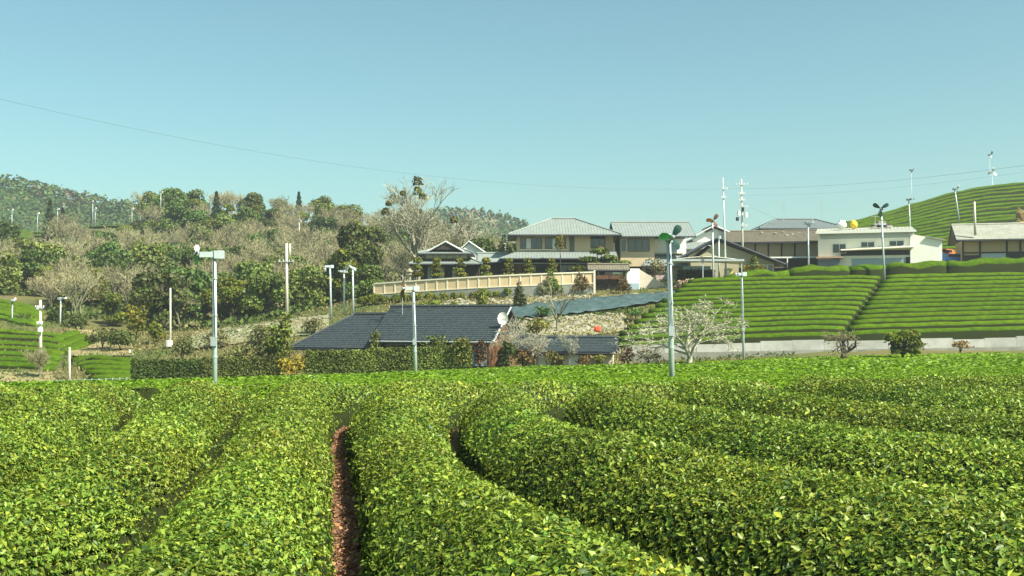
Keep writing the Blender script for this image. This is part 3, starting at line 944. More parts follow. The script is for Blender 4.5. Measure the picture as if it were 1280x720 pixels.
def branch_tree(seed, h, spread, levels=4, r0=0.16, kids=(3, 4), upward=0.5, trunk=0.28, twig_w=0.022, first=4):
    """bare tree: limbs as tubes and a haze of thin twig strips; returns (limb MB, twig verts, twig quads)"""
    r = random.Random(seed)
    limb = MB()
    tv, tq = [], []
    def strip(p, q, w):
        d = (q - p)
        s = d.cross(Vector((r.uniform(-1, 1), r.uniform(-1, 1), r.uniform(-1, 1))))
        if s.length < 1e-6: return
        s = s.normalized() * w
        b = len(tv)
        tv.extend([tuple(p - s), tuple(p + s), tuple(q + s * .5), tuple(q - s * .5)])
        tq.append((b, b + 1, b + 2, b + 3))
    def grow(p, d, L, rad, lv):
        mid = p + d * L * 0.5 + Vector((r.uniform(-1, 1), r.uniform(-1, 1), r.uniform(-.5, .5))) * L * 0.08
        d2 = (d + Vector((r.uniform(-1, 1), r.uniform(-1, 1), r.uniform(-.2, .6) * upward)) * 0.25).normalized()
        end = mid + d2 * L * 0.5
        if lv <= levels - 2 and rad > 0.012:
            limb.tube([p, mid, end], [rad, rad * .8, rad * .6], 5 if lv < 2 else 3, caps=False)
        else:
            strip(p, mid, max(twig_w, rad)); strip(mid, end, max(twig_w * .8, rad * .7))
        if lv >= levels: return
        n = r.randint(*kids) if lv > 0 else first
        for i in range(n):
            t = 1.0 if i == 0 else r.uniform(0.35, 1.0)
            s = p.lerp(mid, t * 2) if t < .5 else mid.lerp(end, t * 2 - 1)
            a = r.uniform(0, 6.28) if lv > 0 else (i * 6.28 / n + r.uniform(-.5, .5))
            side = d2.cross(Vector((0, 0, 1)) if abs(d2.z) < .95 else Vector((1, 0, 0))).normalized()
            side = Matrix.Rotation(a, 3, d2) @ side
            ang = spread * r.uniform(0.6, 1.2)
            nd = (d2 * math.cos(ang) + side * math.sin(ang) + Vector((0, 0, upward * 0.25))).normalized()
            grow(s, nd, L * r.uniform(0.58, 0.80), rad * r.uniform(.45, .62), lv + 1)
    grow(Vector((0, 0, -0.5)), Vector((r.uniform(-.08, .08), r.uniform(-.08, .08), 1)).normalized(), h * trunk + .5, r0, 0)
    return limb, tv, tq

def fit(limb, tv, width, height):
    """scale a grown tree to a total height and crown width"""
    a = np.array(tv); z1 = np.percentile(a[:, 2], 99.5); w = np.percentile(np.abs(a[:, :2]), 98) * 2
    k = np.array([width / w, width / w, height / z1])
    limb.v = [tuple(np.array(p) * k) for p in limb.v]
    return limb, (a * k)
def proto_tree(name, label, cat, group, parts):
    root = empty(name, (0, 0, 0))
    tag(root, label, cat, group)
    for nm, me, m in parts:
        link(nm, me, m, root)
    return root

PROTO = {}
def add_proto(key, *a):
    PROTO.setdefault(key, []).append([proto_tree(*a), False])
def place(key, loc, scale, rz=None, label=None, group=None, which=None, sz=None):
    lst = PROTO[key]
    e = lst[which if which is not None else random.randrange(len(lst))]
    if not e[1]:
        o = e[0]; e[1] = True
    else:
        o = copy_tree(e[0])
    o.location = loc
    o.rotation_euler = (0, 0, random.uniform(0, 6.28) if rz is None else rz)
    o.scale = (scale, scale, scale * (sz or 1.0))
    if label: o['label'] = label
    if group: o['group'] = group
    elif label and 'group' in o: del o['group']
    return o
EVL, EVG = 'round dark green evergreen broadleaf tree of the wooded hill', 'evergreen trees of the wooded hill'
GOL, GOG = 'yellow-green leafy tree of the wooded hill', 'yellow-green trees of the wooded hill'
BAL, BAG = 'bare grey-brown deciduous tree of the wooded hill', 'bare trees of the wooded hill'
for s in range(4):
    lb = lobed(100 + s, 8.0, 7.0 + 0.6 * s, 15 + 2 * s)
    V, T, c = crown_np(3800, lb, 0.50, 100 + s)
    add_proto('evergreen', 'evergreen_tree', EVL, 'tree', EVG, [('trunk', trunk_mb(8, .2, s).mesh('trunk', True), bark_dark), ('crown', np_mesh('crown', V, T, c), ever_leaf)])
for s in range(2):
    lb = lobed(120 + s, 7.5, 6.0, 9)
    V, T, c = crown_np(2800, lb, 0.46, 120 + s)
    add_proto('golden', 'leafy_tree', GOL, 'tree', GOG, [('trunk', trunk_mb(7.5, .16, 40 + s).mesh('trunk', True), bark_dark), ('crown', np_mesh('crown', V, T, c), gold_leaf)])
for s in range(4):
    limb, tv, tq = branch_tree(200 + s, 9.0, 0.62, 5, 0.17, (3, 4), 0.55, 0.26, 0.030, 5)
    limb, tv = fit(limb, tv, 8.5, 8.6)
    add_proto('bare', 'bare_tree', BAL, 'tree', BAG, [('trunk', limb.mesh('trunk', True), bark_grey), ('crown', np_mesh('crown', tv, tq), twig_mat)])
def conifer_np(h, w, seed, n=1500, base=(0.03, 0.062, 0.018)):
    r = np.random.default_rng(seed)
    z = r.uniform(0.08, 1, n) ** 0.8
    a = r.uniform(0, 6.283, n)
    tier = 0.8 + 0.25 * np.sin(z * 46)
    rr = (1 - z) ** 0.8 * w * 0.5 * r.uniform(0.55, 1.05, n) * tier + 0.05
    p = np.stack([rr * np.cos(a), rr * np.sin(a), z * h - rr * 0.25], 1)
    nr = np.stack([np.cos(a), np.sin(a), 0.5 * np.ones(n)], 1) + r.normal(0, .3, (n, 3)); nr /= np.linalg.norm(nr, axis=1, keepdims=True)
    L = h * 0.06 * r.uniform(0.6, 1.5, n)
    V, T, k = leaves_np(p, nr, L, L * .35, up=(-.5, .3), five=False)
    c = np.array([base]) * r.uniform(.6, 1.4, (n, 1))
    return V, T, np.repeat(c, k, 0)
for s in range(2):
    V, T, c = conifer_np(10, 4.2, 300 + s)
    m = MB(); m.tube([(0, 0, -.5), (0, 0, 9)], [.18, .03], 6)
    add_proto('conifer', 'conifer_tree', 'pointed dark conifer of the wooded hill', 'tree', 'conifers of the wooded hill', [('trunk', m.mesh('trunk', True), bark_dark), ('crown', np_mesh('crown', V, T, c), ever_leaf)])
for s in range(3):
    lb = [(random.uniform(-.35, .35), random.uniform(-.35, .35), random.uniform(.3, .75), .42, .42, .36) for _ in range(5)]
    V, T, c = crown_np(520, lb, 0.17, 140 + s)
    m = MB()
    for q in range(4): m.tube([(0, 0, -.2), (random.uniform(-.3, .3), random.uniform(-.3, .3), .6)], [.03, .012], 4)
    add_proto('shrub', 'garden_shrub', 'clipped green shrub', 'shrub', 'shrubs', [('stem', m.mesh('stem'), bark_dark), ('foliage', np_mesh('foliage', V, T, c), shrub_leaf)])

# ------------------------------------------------------------------ the wooded hill
EVER_ZONES = [(310, 400, 75, 55, .95), (210, 400, 50, 45, .8), (145, 395, 45, 35, .85), (330, 255, 45, 22, .7), (205, 250, 40, 22, .55), (90, 395, 40, 28, .8), (240, 270, 60, 20, .5), (420, 270, 50, 14, .3), (190, 330, 40, 35, .45), (430, 370, 35, 35, .75),
              (20, 330, 40, 40, .55), (60, 290, 20, 30, .8), (140, 300, 30, 20, .5), (100, 350, 60, 20, .25), (330, 320, 50, 25, .3), (430, 310, 40, 20, .3)]
YR = random.Random(99)
D = 166.0
while D < 345:
    step = 6.3 + (D - 166) * 0.012
    x = -0.56 * D
    while x < 0.02 * D:
        X = x + YR.uniform(-2.6, 2.6); Y = D + YR.uniform(-2.6, 2.6)
        x += step
        z = H(X, Y)
        px, pyb = project(X, Y, z)
        pyc = project(X, Y, z + 5)[1]
        if px < -45 or px > 655: continue
        # keep off the terraces, the ridge tea fields, the garden terrace and the houses
        if px > 455 and Y < 196: continue
        if px > 395 and Y < 180: continue
        if px < 175 and pyb > 405 + (px - 60) * 0.05: continue
        if px < 60 and pyb > 372: continue
        if px < 170 and Y > 300 and pyc < 300 - max(0, (60 - px)) * 0.2: continue
        if 15 < px < 62 and 268 < pyc < 312: continue
        if px > 560 and Y > 290: continue
        pe = 0.27
        for (a, b, ra, rb, pr) in EVER_ZONES:
            e = ((px - a) / ra) ** 2 + ((pyc - b) / rb) ** 2
            if e < 1: pe = max(pe, pr)
        u = YR.random()
        if u < pe * 0.55: key, sc = 'evergreen', YR.uniform(.8, 1.25)
        elif u < pe * 0.975: key, sc = 'golden', YR.uniform(.6, 1.0)
        elif u < pe: key, sc = 'conifer', YR.uniform(.7, 1.15)
        else: key, sc = 'bare', YR.uniform(.8, 1.15)
        where = 'on the crest of' if pyc < 278 else ('high on' if pyc < 318 else ('midway up' if pyc < 355 else 'at the foot of'))
        size = 'big' if sc > 1.05 else ('small' if sc < .82 else 'middling')
        nb = 'near the ridge tea fields' if px < 150 else ('behind the utility pole' if px < 390 else 'towards the large house')
        kind = {'evergreen': 'round dark green evergreen', 'golden': 'yellow-green leafy tree', 'conifer': 'pointed dark conifer', 'bare': 'bare grey-brown tree'}[key]
        lb_ = '%s %s %s the wooded hill, %s' % (size, kind, where, nb)
        place(key, (X, Y, z - .2), sc, label=lb_, group=lb_)
    D += step * 0.95
# undergrowth between the trunks
n = 42000
yy = 160 + 190 * rng.random(n) ** 1.2
xx = (rng.uniform(-0.54, 0.02, n)) * yy
zz = Hn(xx, yy)
px_, py_ = project(xx, yy, zz)
keep = ~((px_ < 175) & (py_ > 400)) & ~((px_ < 60) & (py_ > 370)) & ~((px_ > 395) & (yy < 186)) & ~((px_ < 165) & (py_ < 300)) 
xx, yy, zz = xx[keep], yy[keep], zz[keep]
cl = noise2(xx, yy, 61, 3, 0.22)
zz = zz + rng.random(len(xx)) ** 1.5 * (0.9 + 0.9 * np.clip(cl, 0, 1.5))
nr = rng.normal(0, .5, (len(xx), 3)) + np.array([0, -.2, 1]); nr /= np.linalg.norm(nr, axis=1, keepdims=True)
L = rng.uniform(.5, 1.3, len(xx))
Vv, T, kk = leaves_np(np.stack([xx, yy, zz], 1), nr, L, L * .3, up=(0, .9), five=False)
green = (noise2(xx, yy, 62, 3, .12) > -0.1)[:, None]
c = np.where(green, np.array([[.085, .12, .028]]), np.array([[.17, .16, .07]])) * rng.uniform(.6, 1.35, (len(xx), 1))
tag(link('undergrowth', np_mesh('undergrowth', Vv, T, np.repeat(c, kk, 0)), leaf_mat('brush', rough=.8, trans=.15, spec=.1)), 'brown and green undergrowth covering the floor of the wooded hill', kind='stuff')

def tree_at(key, px, py, D, scale, label, **kw):
    p = at(px, py, D)
    return place(key, p, scale, label=label, **kw)
# single trees that stand out
place('evergreen', at(452, 362, 176), 1.1, label='tall dark evergreen standing alone above the three fan poles', which=1, sz=1.15)
place('golden', at(428, 372, 172), 1.0, label='yellow-green tree below the tall dark evergreen', which=0)
place('evergreen', at(455, 384, 165), 0.75, label='low evergreen in front of the end of the terrace wall', which=2)
place('golden', at(470, 378, 168), 0.5, label='small golden shrub-like tree at the end of the terrace wall', which=1)
place('conifer', at(62, 312, 300), 1.35, label='dark cypress beside the small ridge tea field', which=0, sz=1.0)
place('conifer', at(78, 310, 305), 1.1, label='second dark cypress beside the ridge field', which=1)
place('evergreen', at(8, 330, 260), 1.2, label='dark evergreen at the foot of the small ridge field', which=3)

# the big bare tree with clumps of mistletoe, behind the pavilion
limb, tv, tq = branch_tree(411, 18, 0.50, 6, 0.42, (3, 4), 0.65, 0.24, 0.030, 6)
limb, tv = fit(limb, tv, 17.5, 18.3)
big = empty('bare_tree', at(522, 352, 196))
tag(big, 'tall spreading bare tree with mistletoe clumps behind the small pavilion', 'tree')
limb.build('trunk', bark_pale, big, True)
link('crown', np_mesh('crown', tv, tq), mat('twig_big', (0.32, 0.31, 0.21), rough=.95), big)
for i, (px, py, s) in enumerate(((522, 228, .9), (522, 240, .8), (528, 246, .6), (492, 250, .9), (486, 255, .6), (482, 266, .8), (524, 266, .6), (567, 276, .6), (503, 242, .4))):
    V, T, c = crown_np(160, [(0, 0, 0, s, s, s * 1.1)], .35, 500 + i, (.09, .10, .02))
    o = link('mistletoe', np_mesh('mistletoe', V, T, c), hedge_leaf, big)
    o.location = at(px, py, 195) - big.location
limb, tv, tq = branch_tree(431, 16, 0.60, 6, 0.3, (3, 3), 0.5, 0.22, 0.030, 5)
limb, tv = fit(limb, tv, 16, 12.5)
b2 = empty('bare_tree', at(576, 352, 200))
tag(b2, 'wide bare tree behind the pavilion roof, beside the mistletoe tree', 'tree')
limb.build('trunk', bark_pale, b2, True)
link('crown', np_mesh('crown', tv, tq), MATS['twig_big'], b2)

# white-barked spreading bare tree in front of the retaining wall
limb, tv, tq = branch_tree(455, 6.0, 0.85, 6, 0.09, (3, 3), 0.12, 0.12, 0.010, 8)
limb, tv = fit(limb, tv, 10.5, 5.3)
wt = empty('bare_tree', at(862, 447, 98))
tag(wt, 'low spreading white-barked bare tree before the concrete wall', 'tree')
limb.build('trunk', mat('bark_white', (0.36, 0.34, 0.26), rough=.85, var=.2, scale=5), wt, True)
link('crown', np_mesh('crown', tv, tq), twig_pale, wt)
# thin bare tree in front of the shade net
limb, tv, tq = branch_tree(466, 7.0, 0.55, 5, 0.12, (2, 3), 0.35, 0.30, 0.02, 5)
limb, tv = fit(limb, tv, 5.6, 5.6)
t2 = empty('bare_tree', at(697, 408, 118))
tag(t2, 'thin bare tree in front of the blue-green shade net', 'tree')
limb.build('trunk', bark_grey, t2, True)
link('crown', np_mesh('crown', tv, tq), twig_mat, t2)
# pale blossoming plum trees by the dark-roofed house
for i, (px, py, D_, h, lbl) in enumerate(((636, 455, 103, 5.0, 'pale blossoming plum tree at the gable of the dark-roofed house'), (668, 455, 104, 3.6, 'small pale plum tree between the dark house and the shed'), (712, 452, 101.5, 3.0, 'thin pale sapling before the shed roof'))):
    limb, tv, tq = branch_tree(480 + i, h, 0.75, 5, 0.09, (3, 4), 0.3, 0.24, 0.016, 5 if i < 2 else 3)
    limb, tv = fit(limb, tv, (6.0, 4.6, 2.6)[i], (4.3, 3.0, 2.6)[i])
    root = empty('plum_tree', at(px, py, D_))
    tag(root, lbl, 'tree')
    limb.build('trunk', bark_grey, root, True)
    cr = link('crown', np_mesh('crown', tv, tq), twig_pale, root)
    if i < 2:
        ends = np.array(tv)[2::4]; ends = ends[ends[:, 2] > h * .35]
        pk = ends[rng.choice(len(ends), min(len(ends), 700))] + rng.normal(0, .05, (min(len(ends), 700), 3))
        nr = rng.normal(size=pk.shape); nr /= np.linalg.norm(nr, axis=1, keepdims=True)
        V, T, kk = leaves_np(pk, nr, np.full(len(pk), .07), np.full(len(pk), .03), five=False)
        link('blossom', np_mesh('blossom', V, T, np.tile([[.55, .50, .42]], (len(V), 1))), leaf_mat('blossom', rough=.7, trans=.3), cr)
# dark crooked pruned tree and leafy bush before the wall
limb, tv, tq = branch_tree(493, 2.4, 0.95, 5, 0.19, (3, 4), 0.1, 0.30, 0.014, 3)
limb, tv = fit(limb, tv, 5.2, 2.3)
t3 = empty('pruned_tree', at(1052, 445, 97))
tag(t3, 'dark crooked low bare tree before the concrete wall', 'tree')
limb.build('trunk', bark_dark, t3, True)
link('crown', np_mesh('crown', tv, tq), mat('twig_olive', (.22, .20, .09), rough=.9), t3)
lb = [(-.9, 0, 1.5, .7, .7, .5), (.2, 0, 1.6, .8, .8, .6), (1.0, .2, 1.7, .6, .6, .55), (.3, 0, .8, .7, .7, .6), (-.4, 0, 1.0, .6, .6, .5), (1.2, 0, 1.0, .5, .5, .5), (-.5, -.1, .4, .6, .5, .4), (.5, -.1, .35, .7, .5, .4), (1.1, 0, .4, .5, .5, .4)]
V, T, c = crown_np(1700, lb, .26, 510, (.06, .10, .015))
t4 = empty('leafy_bush', at(1128, 444, 97))
tag(t4, 'dense dark bush with yellow-green shoots before the concrete wall', 'bush')
trunk_mb(2.0, .1, 77, 5, .8).build('stem', bark_dark, t4)
link('foliage', np_mesh('foliage', V, T, c), gold_leaf, t4)
V, T, c = crown_np(500, [(0, 0, .9, 1.0, .8, .7)], .22, 511, (.02, .035, .01))  # inner leaves coloured near black to stand for the bush's inner shade
link('shaded_inner_foliage', np_mesh('shaded_inner_foliage', V, T, c), ever_leaf, t4)

# garden trees of the large house: topiary, pines
def topiary(px, py, D, tiers, w, h, lbl, grp=None, material=None, base=(.075, .10, .02)):
    p = at(px, py, D)
    root = empty('topiary_tree', p)
    tag(root, lbl, 'tree', grp)
    m = MB(); m.tube([(0, 0, -.3), (.05, 0, h * .5), (0, 0, h * .95)], [.09, .07, .03], 6); m.build('trunk', bark_dark, root, True)
    for i in range(tiers):
        z = h * (0.30 + 0.62 * i / max(1, tiers - 1)) if tiers > 1 else h * .8
        rr = w * .5 * (1.0 - 0.16 * i)
        V, T, c = crown_np(int(240 * max(1, rr)), [(random.uniform(-.1, .1) * w, 0, z, rr, rr * .9, h / max(2.2, tiers) * .42)], .26, int(px) + i, base)
        link('foliage_tier', np_mesh('foliage_tier', V, T, c), material or shrub_leaf, root)
for i, (px, n_) in enumerate(((522, 3), (546, 4), (575, 4), (607, 3), (636, 4), (660, 4), (690, 4))):
    topiary(px, 352, 155.5, n_, 1.7 + .25 * (n_ - 3), 3.2, 'cloud-pruned garden tree standing behind the beige terrace wall', 'cloud-pruned trees behind the terrace wall')
topiary(700, 352, 155, 1, 1.3, 6.6, 'tall standard tree with one clipped golden ball before the upper windows', base=(.11, .12, .02))
topiary(751, 340, 155, 1, 1.3, 3.6, 'small clipped brown-green ball tree above the gate roof', base=(.08, .07, .03))
p = at(750, 352, 154.5)
pine = empty('garden_pine', p); tag(pine, 'spreading cloud-pruned pine leaning over the gate roof', 'tree')
m = MB(); m.tube([(0, 0, -.3), (-.3, 0, 1.2), (.2, 0, 2.4), (-.4, 0, 3.6), (0, 0, 4.2)], [.17, .15, .12, .08, .04], 6); m.tube([(.1, 0, 2.2), (1.8, 0, 2.5), (3.2, 0, 2.6)], [.09, .07, .03], 5); m.tube([(-.2, 0, 1.6), (-2, 0, 1.7), (-3, 0, 1.6)], [.08, .06, .03], 5)
m.build('trunk', bark_dark, pine, True)
for i, (x, z, rx, rz) in enumerate(((0, 4.2, 1.4, .45), (-1.6, 3.1, 1.3, .4), (1.4, 3.3, 1.2, .4), (2.6, 2.6, 1.8, .35), (-2.6, 1.8, 1.7, .4), (-.6, 2.4, 1.4, .4))):
    V, T, c = crown_np(330, [(x, 0, z, rx, rx * .8, rz)], .3, 540 + i, (.055, .09, .018))
    link('needle_cloud', np_mesh('needle_cloud', V, T, c), shrub_leaf, pine)

def shrub_at(px, py, D, s, lbl, grp=None, sz=1.0, m=None):
    o = place('shrub', at(px, py, D), s, label=lbl, group=grp, sz=sz)
    o.name = 'garden_shrub'
    return o
# round shrubs at the foot of the terrace wall
for i, px in enumerate((478, 487, 497, 505, 514, 523, 536, 545, 555, 567, 579, 590, 602, 613, 622, 634, 649)):
    shrub_at(px, 378.5 - (px - 478) * .052, 147.5, random.uniform(.75, 1.3), 'round clipped shrub at the foot of the terrace wall', 'clipped shrubs along the terrace wall')
for px, py, s in ((468, 379, 1.3), (460, 380, 1.2), (474, 378, 1.2), (452, 382, 1.1)):
    shrub_at(px, py, 148, s, 'low hedge shrub at the end of the terrace wall', 'low shrubs at the end of the terrace wall')
for i, (px, py, s, sz, lbl) in enumerate(((604, 388, 1.4, 1.6, 'upright pale shrub on the rocky bank under the terrace wall'), (568, 388, .8, 1.3, 'small grey-green shrub on the rocky bank'), (649, 387, 1.2, 1.5, 'taller shrub on the rocky bank next to the thin bare tree'), (545, 390, 1.6, .8, 'wide low shrub above the dark roof'), (530, 388, 1.3, .8, 'low shrub above the dark roof beside the fan pole'))):
    shrub_at(px, py, 138, s, lbl, sz=sz)
lb = [(0, 0, 1.4, 1.0, .9, 1.0), (-.5, 0, .7, 1.0, .9, .7), (.9, 0, .9, .9, .9, .8), (0, 0, 2.6, .6, .6, .9), (.4, 0, 2.0, .7, .7, .6)]
for nm, px, py, D_, sc, m_, base, lbl in (('garden_tree', 688, 370, 146, .95, gold_leaf, (.05, .09, .02), 'loose green garden tree against the terrace wall'), ('garden_tree', 726, 366, 147, .85, shrub_leaf, (.085, .07, .035), 'brownish garden tree beside the gate'), ('garden_tree', 778, 366, 147, .7, shrub_leaf, (.085, .06, .035), 'small reddish-brown tree at the gate pillar'), ('garden_tree', 712, 368, 148, .75, shrub_leaf, (.07, .07, .03), 'low brown-green tree between the garden trees at the wall')):
    V, T, c = crown_np(900, lb, .28, int(px), base)
    r_ = empty(nm, at(px, py, D_)); r_.scale = (sc,) * 3; tag(r_, lbl, 'tree')
    trunk_mb(2.4, .07, int(px), 4, .6).build('trunk', bark_dark, r_)
    link('crown', np_mesh('crown', V, T, c), m_, r_)
# ------------------------------------------------------------------ buildings
tile_dark = mat('roof_tile_dark', (0.040, 0.052, 0.055), rough=0.45, var=0.35, scale=3.0, spec=0.5, bump=0.2, bscale=12)
tile_grey = mat('roof_tile_grey', (0.215, 0.245, 0.225), rough=0.55, var=0.12, scale=1.2, bump=0.1, bscale=9)
tile_slate = mat('roof_tile_slate', (0.14, 0.165, 0.165), rough=0.6, var=0.2, scale=2)
tile_brown = mat('roof_tile_brown', (0.155, 0.135, 0.095), rough=0.8, var=0.22, scale=1.5, bump=0.2, bscale=10)
tile_barn = mat('roof_tile_barn', (0.34, 0.34, 0.28), rough=0.8, var=0.2, scale=1.5)
plaster_tan = mat('plaster_tan', (0.50, 0.40, 0.25), rough=0.9, var=0.06, scale=1.0)
plaster_cream = mat('plaster_cream', (0.86, 0.84, 0.74), rough=0.9, var=0.05, scale=0.6, stretch=(1, 1, .2))
plaster_khaki = mat('plaster_khaki', (0.34, 0.31, 0.20), rough=0.9, var=0.07, scale=0.8)
wood_dark = mat('wood_dark', (0.035, 0.028, 0.022), rough=0.7, var=0.3, scale=3, stretch=(1, 1, .3))
wood_brown = mat('wood_brown', (0.15, 0.075, 0.035), rough=0.75, var=0.25, scale=3, stretch=(1, 1, .3))
fascia_dark = mat('fascia_dark', (0.022, 0.026, 0.035), rough=0.5, var=0.2)
white_paint = mat('white_paint', (0.75, 0.75, 0.68), rough=0.6, var=0.05)
metal_grey = mat('metal_grey', (0.42, 0.46, 0.46), rough=0.45, var=0.1, metal=0.3)
blue_panel = mat('blue_panel', (0.30, 0.40, 0.45), rough=0.5, var=0.1)
glass_dark = mat('window_glass', (0.035, 0.05, 0.055), rough=0.08, var=0.2, spec=0.8)
curtain = mat('curtain_white', (0.6, 0.62, 0.58), rough=0.9, var=0.05)
concrete = mat('concrete', (0.36, 0.36, 0.32), rough=0.9, var=0.18, scale=0.7, bump=0.2, bscale=6)
concrete_dark = mat('concrete_dark', (0.22, 0.22, 0.18), rough=0.95, var=0.3, scale=0.8)
stone_pale = mat('stone_pale', (0.27, 0.25, 0.175), rough=0.95, var=0.3, scale=2.0)

def roof_plane(slab, tiles, A, B, C, Dp, t=0.16, rib=0.0, course=0.0, rw=0.045):
    """A,B eave ends, C,Dp ridge ends (C above B). Adds the slab, and tile ribs and courses lying on it."""
    A, B, C, Dp = map(Vector, (A, B, C, Dp))
    poly = [A, B, C] if (C - Dp).length < 1e-4 else [A, B, C, Dp]
    slab.slab(poly, t)
    ex = (B - A); Lx = ex.length; ex.normalize()
    up0 = (Dp - A)
    nrm = ex.cross(C - B if (C - B).length > 1e-6 else up0).normalized()
    if nrm.z < 0: nrm = -nrm
    ey = nrm.cross(ex)
    if ey.z < 0: ey = -ey
    Hh = (Dp - A).dot(ey); sl = (Dp - A).dot(ex); sr = (C - A).dot(ex)
    def P(s, h, n=0.0): return A + ex * s + ey * h + nrm * n
    if rib > 0:
        n = max(2, int(Lx / rib))
        for i in range(n + 1):
            s = Lx * i / n
            h1 = Hh
            if sl > 1e-3 and s < sl: h1 = min(h1, Hh * s / sl)
            if sr < Lx - 1e-3 and s > sr: h1 = min(h1, Hh * (Lx - s) / (Lx - sr))
            h0 = 0.0
            if sl < -1e-3 and False: pass
            if h1 - h0 < 0.1: continue
            tiles.add([P(s - rw, h0, .0), P(s + rw, h0, .0), P(s + rw, h1, .0), P(s - rw, h1, .0), P(s - rw * .6, h0, .04), P(s + rw * .6, h0, .04), P(s + rw * .6, h1, .04), P(s - rw * .6, h1, .04)],
                      [(0, 1, 5, 4), (1, 2, 6, 5), (2, 3, 7, 6), (3, 0, 4, 7), (4, 5, 6, 7)])
    if course > 0:
        n = max(2, int(Hh / course))
        for i in range(n):
            h0, h1 = Hh * i / n, Hh * (i + 1) / n
            def ends(h): return (sl * h / Hh, Lx + (sr - Lx) * h / Hh)
            a0, b0_ = ends(h0); a1, b1 = ends(h1)
            if b0_ - a0 < .1: continue
            tiles.add([P(a0, h0 - .02, .055), P(b0_, h0 - .02, .055), P(b1, h1, .012), P(a1, h1, .012), P(a0, h0 - .02, .0), P(b0_, h0 - .02, .0)],
                      [(0, 1, 2, 3), (4, 5, 1, 0)])

def gable_roof(root, x0, x1, y0, y1, ze, zr, material, axis='x', name='roof', rib=0.35, course=0.3, ridge_off=0.5, t=0.16, z1=None, trim=None, ridge_mat=None):
    """two-slope roof with tiles; ridge along x or y"""
    slab, tiles = MB(), MB()
    z1 = ze if z1 is None else z1
    if axis == 'x':
        ym = y0 + (y1 - y0) * ridge_off
        roof_plane(slab, tiles, (x0, y0, ze), (x1, y0, ze), (x1, ym, zr), (x0, ym, zr), t, rib, course)
        roof_plane(slab, tiles, (x1, y1, z1), (x0, y1, z1), (x0, ym, zr), (x1, ym, zr), t, rib, course)
        rd = ((x0 - .05, ym, zr + .06), (x1 + .05, ym, zr + .06))
        verge = [((x, y0, ze), (x, ym, zr), (x, y1, z1)) for x in (x0, x1)]
    else:
        xm = x0 + (x1 - x0) * ridge_off
        roof_plane(slab, tiles, (x0, y1, ze), (x0, y0, ze), (xm, y0, zr), (xm, y1, zr), t, rib, course)
        roof_plane(slab, tiles, (x1, y0, z1), (x1, y1, z1), (xm, y1, zr), (xm, y0, zr), t, rib, course)
        rd = ((xm, y0 - .05, zr + .06), (xm, y1 + .05, zr + .06))
        verge = [((x0, y, ze), (xm, y, zr), (x1, y, z1)) for y in (y0, y1)]
    r = slab.build(name, material, root)
    o = tiles.build('roof_tiles', material, r); o['kind'] = 'stuff'
    m = MB(); m.tube(rd, [.17, .17], 6); m.build('ridge_cap', ridge_mat or material, r)
    for a, b, c in verge[:2]:
        m = MB(); m.tube([Vector(a) - Vector((0, 0, .1)), Vector(b) - Vector((0, 0, .1)), Vector(c) - Vector((0, 0, .1))], [.13, .13, .13], 4); m.build('verge_board', trim or fascia_dark, r)
    if axis == 'x':
        for (y, z) in ((y0, ze), (y1, z1)): m = MB(); m.tube([(x0, y, z - .16), (x1, y, z - .16)], [.09, .09], 5); m.build('gutter', trim or fascia_dark, r)
    else:
        for (x, z) in ((x0, ze), (x1, z1)): m = MB(); m.tube([(x, y0, z - .16), (x, y1, z - .16)], [.09, .09], 5); m.build('gutter', trim or fascia_dark, r)
    return r

def hip_roof(root, x0, x1, y0, y1, ze, zr, rx0, rx1, material, name='roof', rib=0.35, course=0.0, t=0.16, ridge_mat=None, ry=None):
    slab, tiles = MB(), MB()
    ym = (y0 + y1) / 2 if ry is None else ry
    roof_plane(slab, tiles, (x0, y0, ze), (x1, y0, ze), (rx1, ym, zr), (rx0, ym, zr), t, rib, course)
    roof_plane(slab, tiles, (x1, y1, ze), (x0, y1, ze), (rx0, ym, zr), (rx1, ym, zr), t, rib, course)
    roof_plane(slab, tiles, (x0, y1, ze), (x0, y0, ze), (rx0, ym, zr), (rx0, ym, zr), t, rib, course)
    roof_plane(slab, tiles, (x1, y0, ze), (x1, y1, ze), (rx1, ym, zr), (rx1, ym, zr), t, rib, course)
    r = slab.build(name, material, root)
    o = tiles.build('roof_tiles', material, r); o['kind'] = 'stuff'
    m = MB(); m.tube([(rx0, ym, zr + .06), (rx1 + .01, ym, zr + .06)], [.18, .18], 6)
    for a, b in (((x0, y0, ze), (rx0, ym, zr)), ((x1, y0, ze), (rx1, ym, zr)), ((x0, y1, ze), (rx0, ym, zr)), ((x1, y1, ze), (rx1, ym, zr))):
        m.tube([Vector(a) + Vector((0, 0, .05)), Vector(b) + Vector((0, 0, .05))], [.13, .13], 5)
    m.build('ridge_cap', ridge_mat or material, r)
    m = MB()
    m.tube([(x0, y0, ze - .17), (x1, y0, ze - .17)], [.1, .1], 5); m.tube([(x0, y0, ze - .17), (x0, y1, ze - .17)], [.1, .1], 5); m.tube([(x1, y0, ze - .17), (x1, y1, ze - .17)], [.1, .1], 5)
    m.build('gutter', fascia_dark, r)
    return r

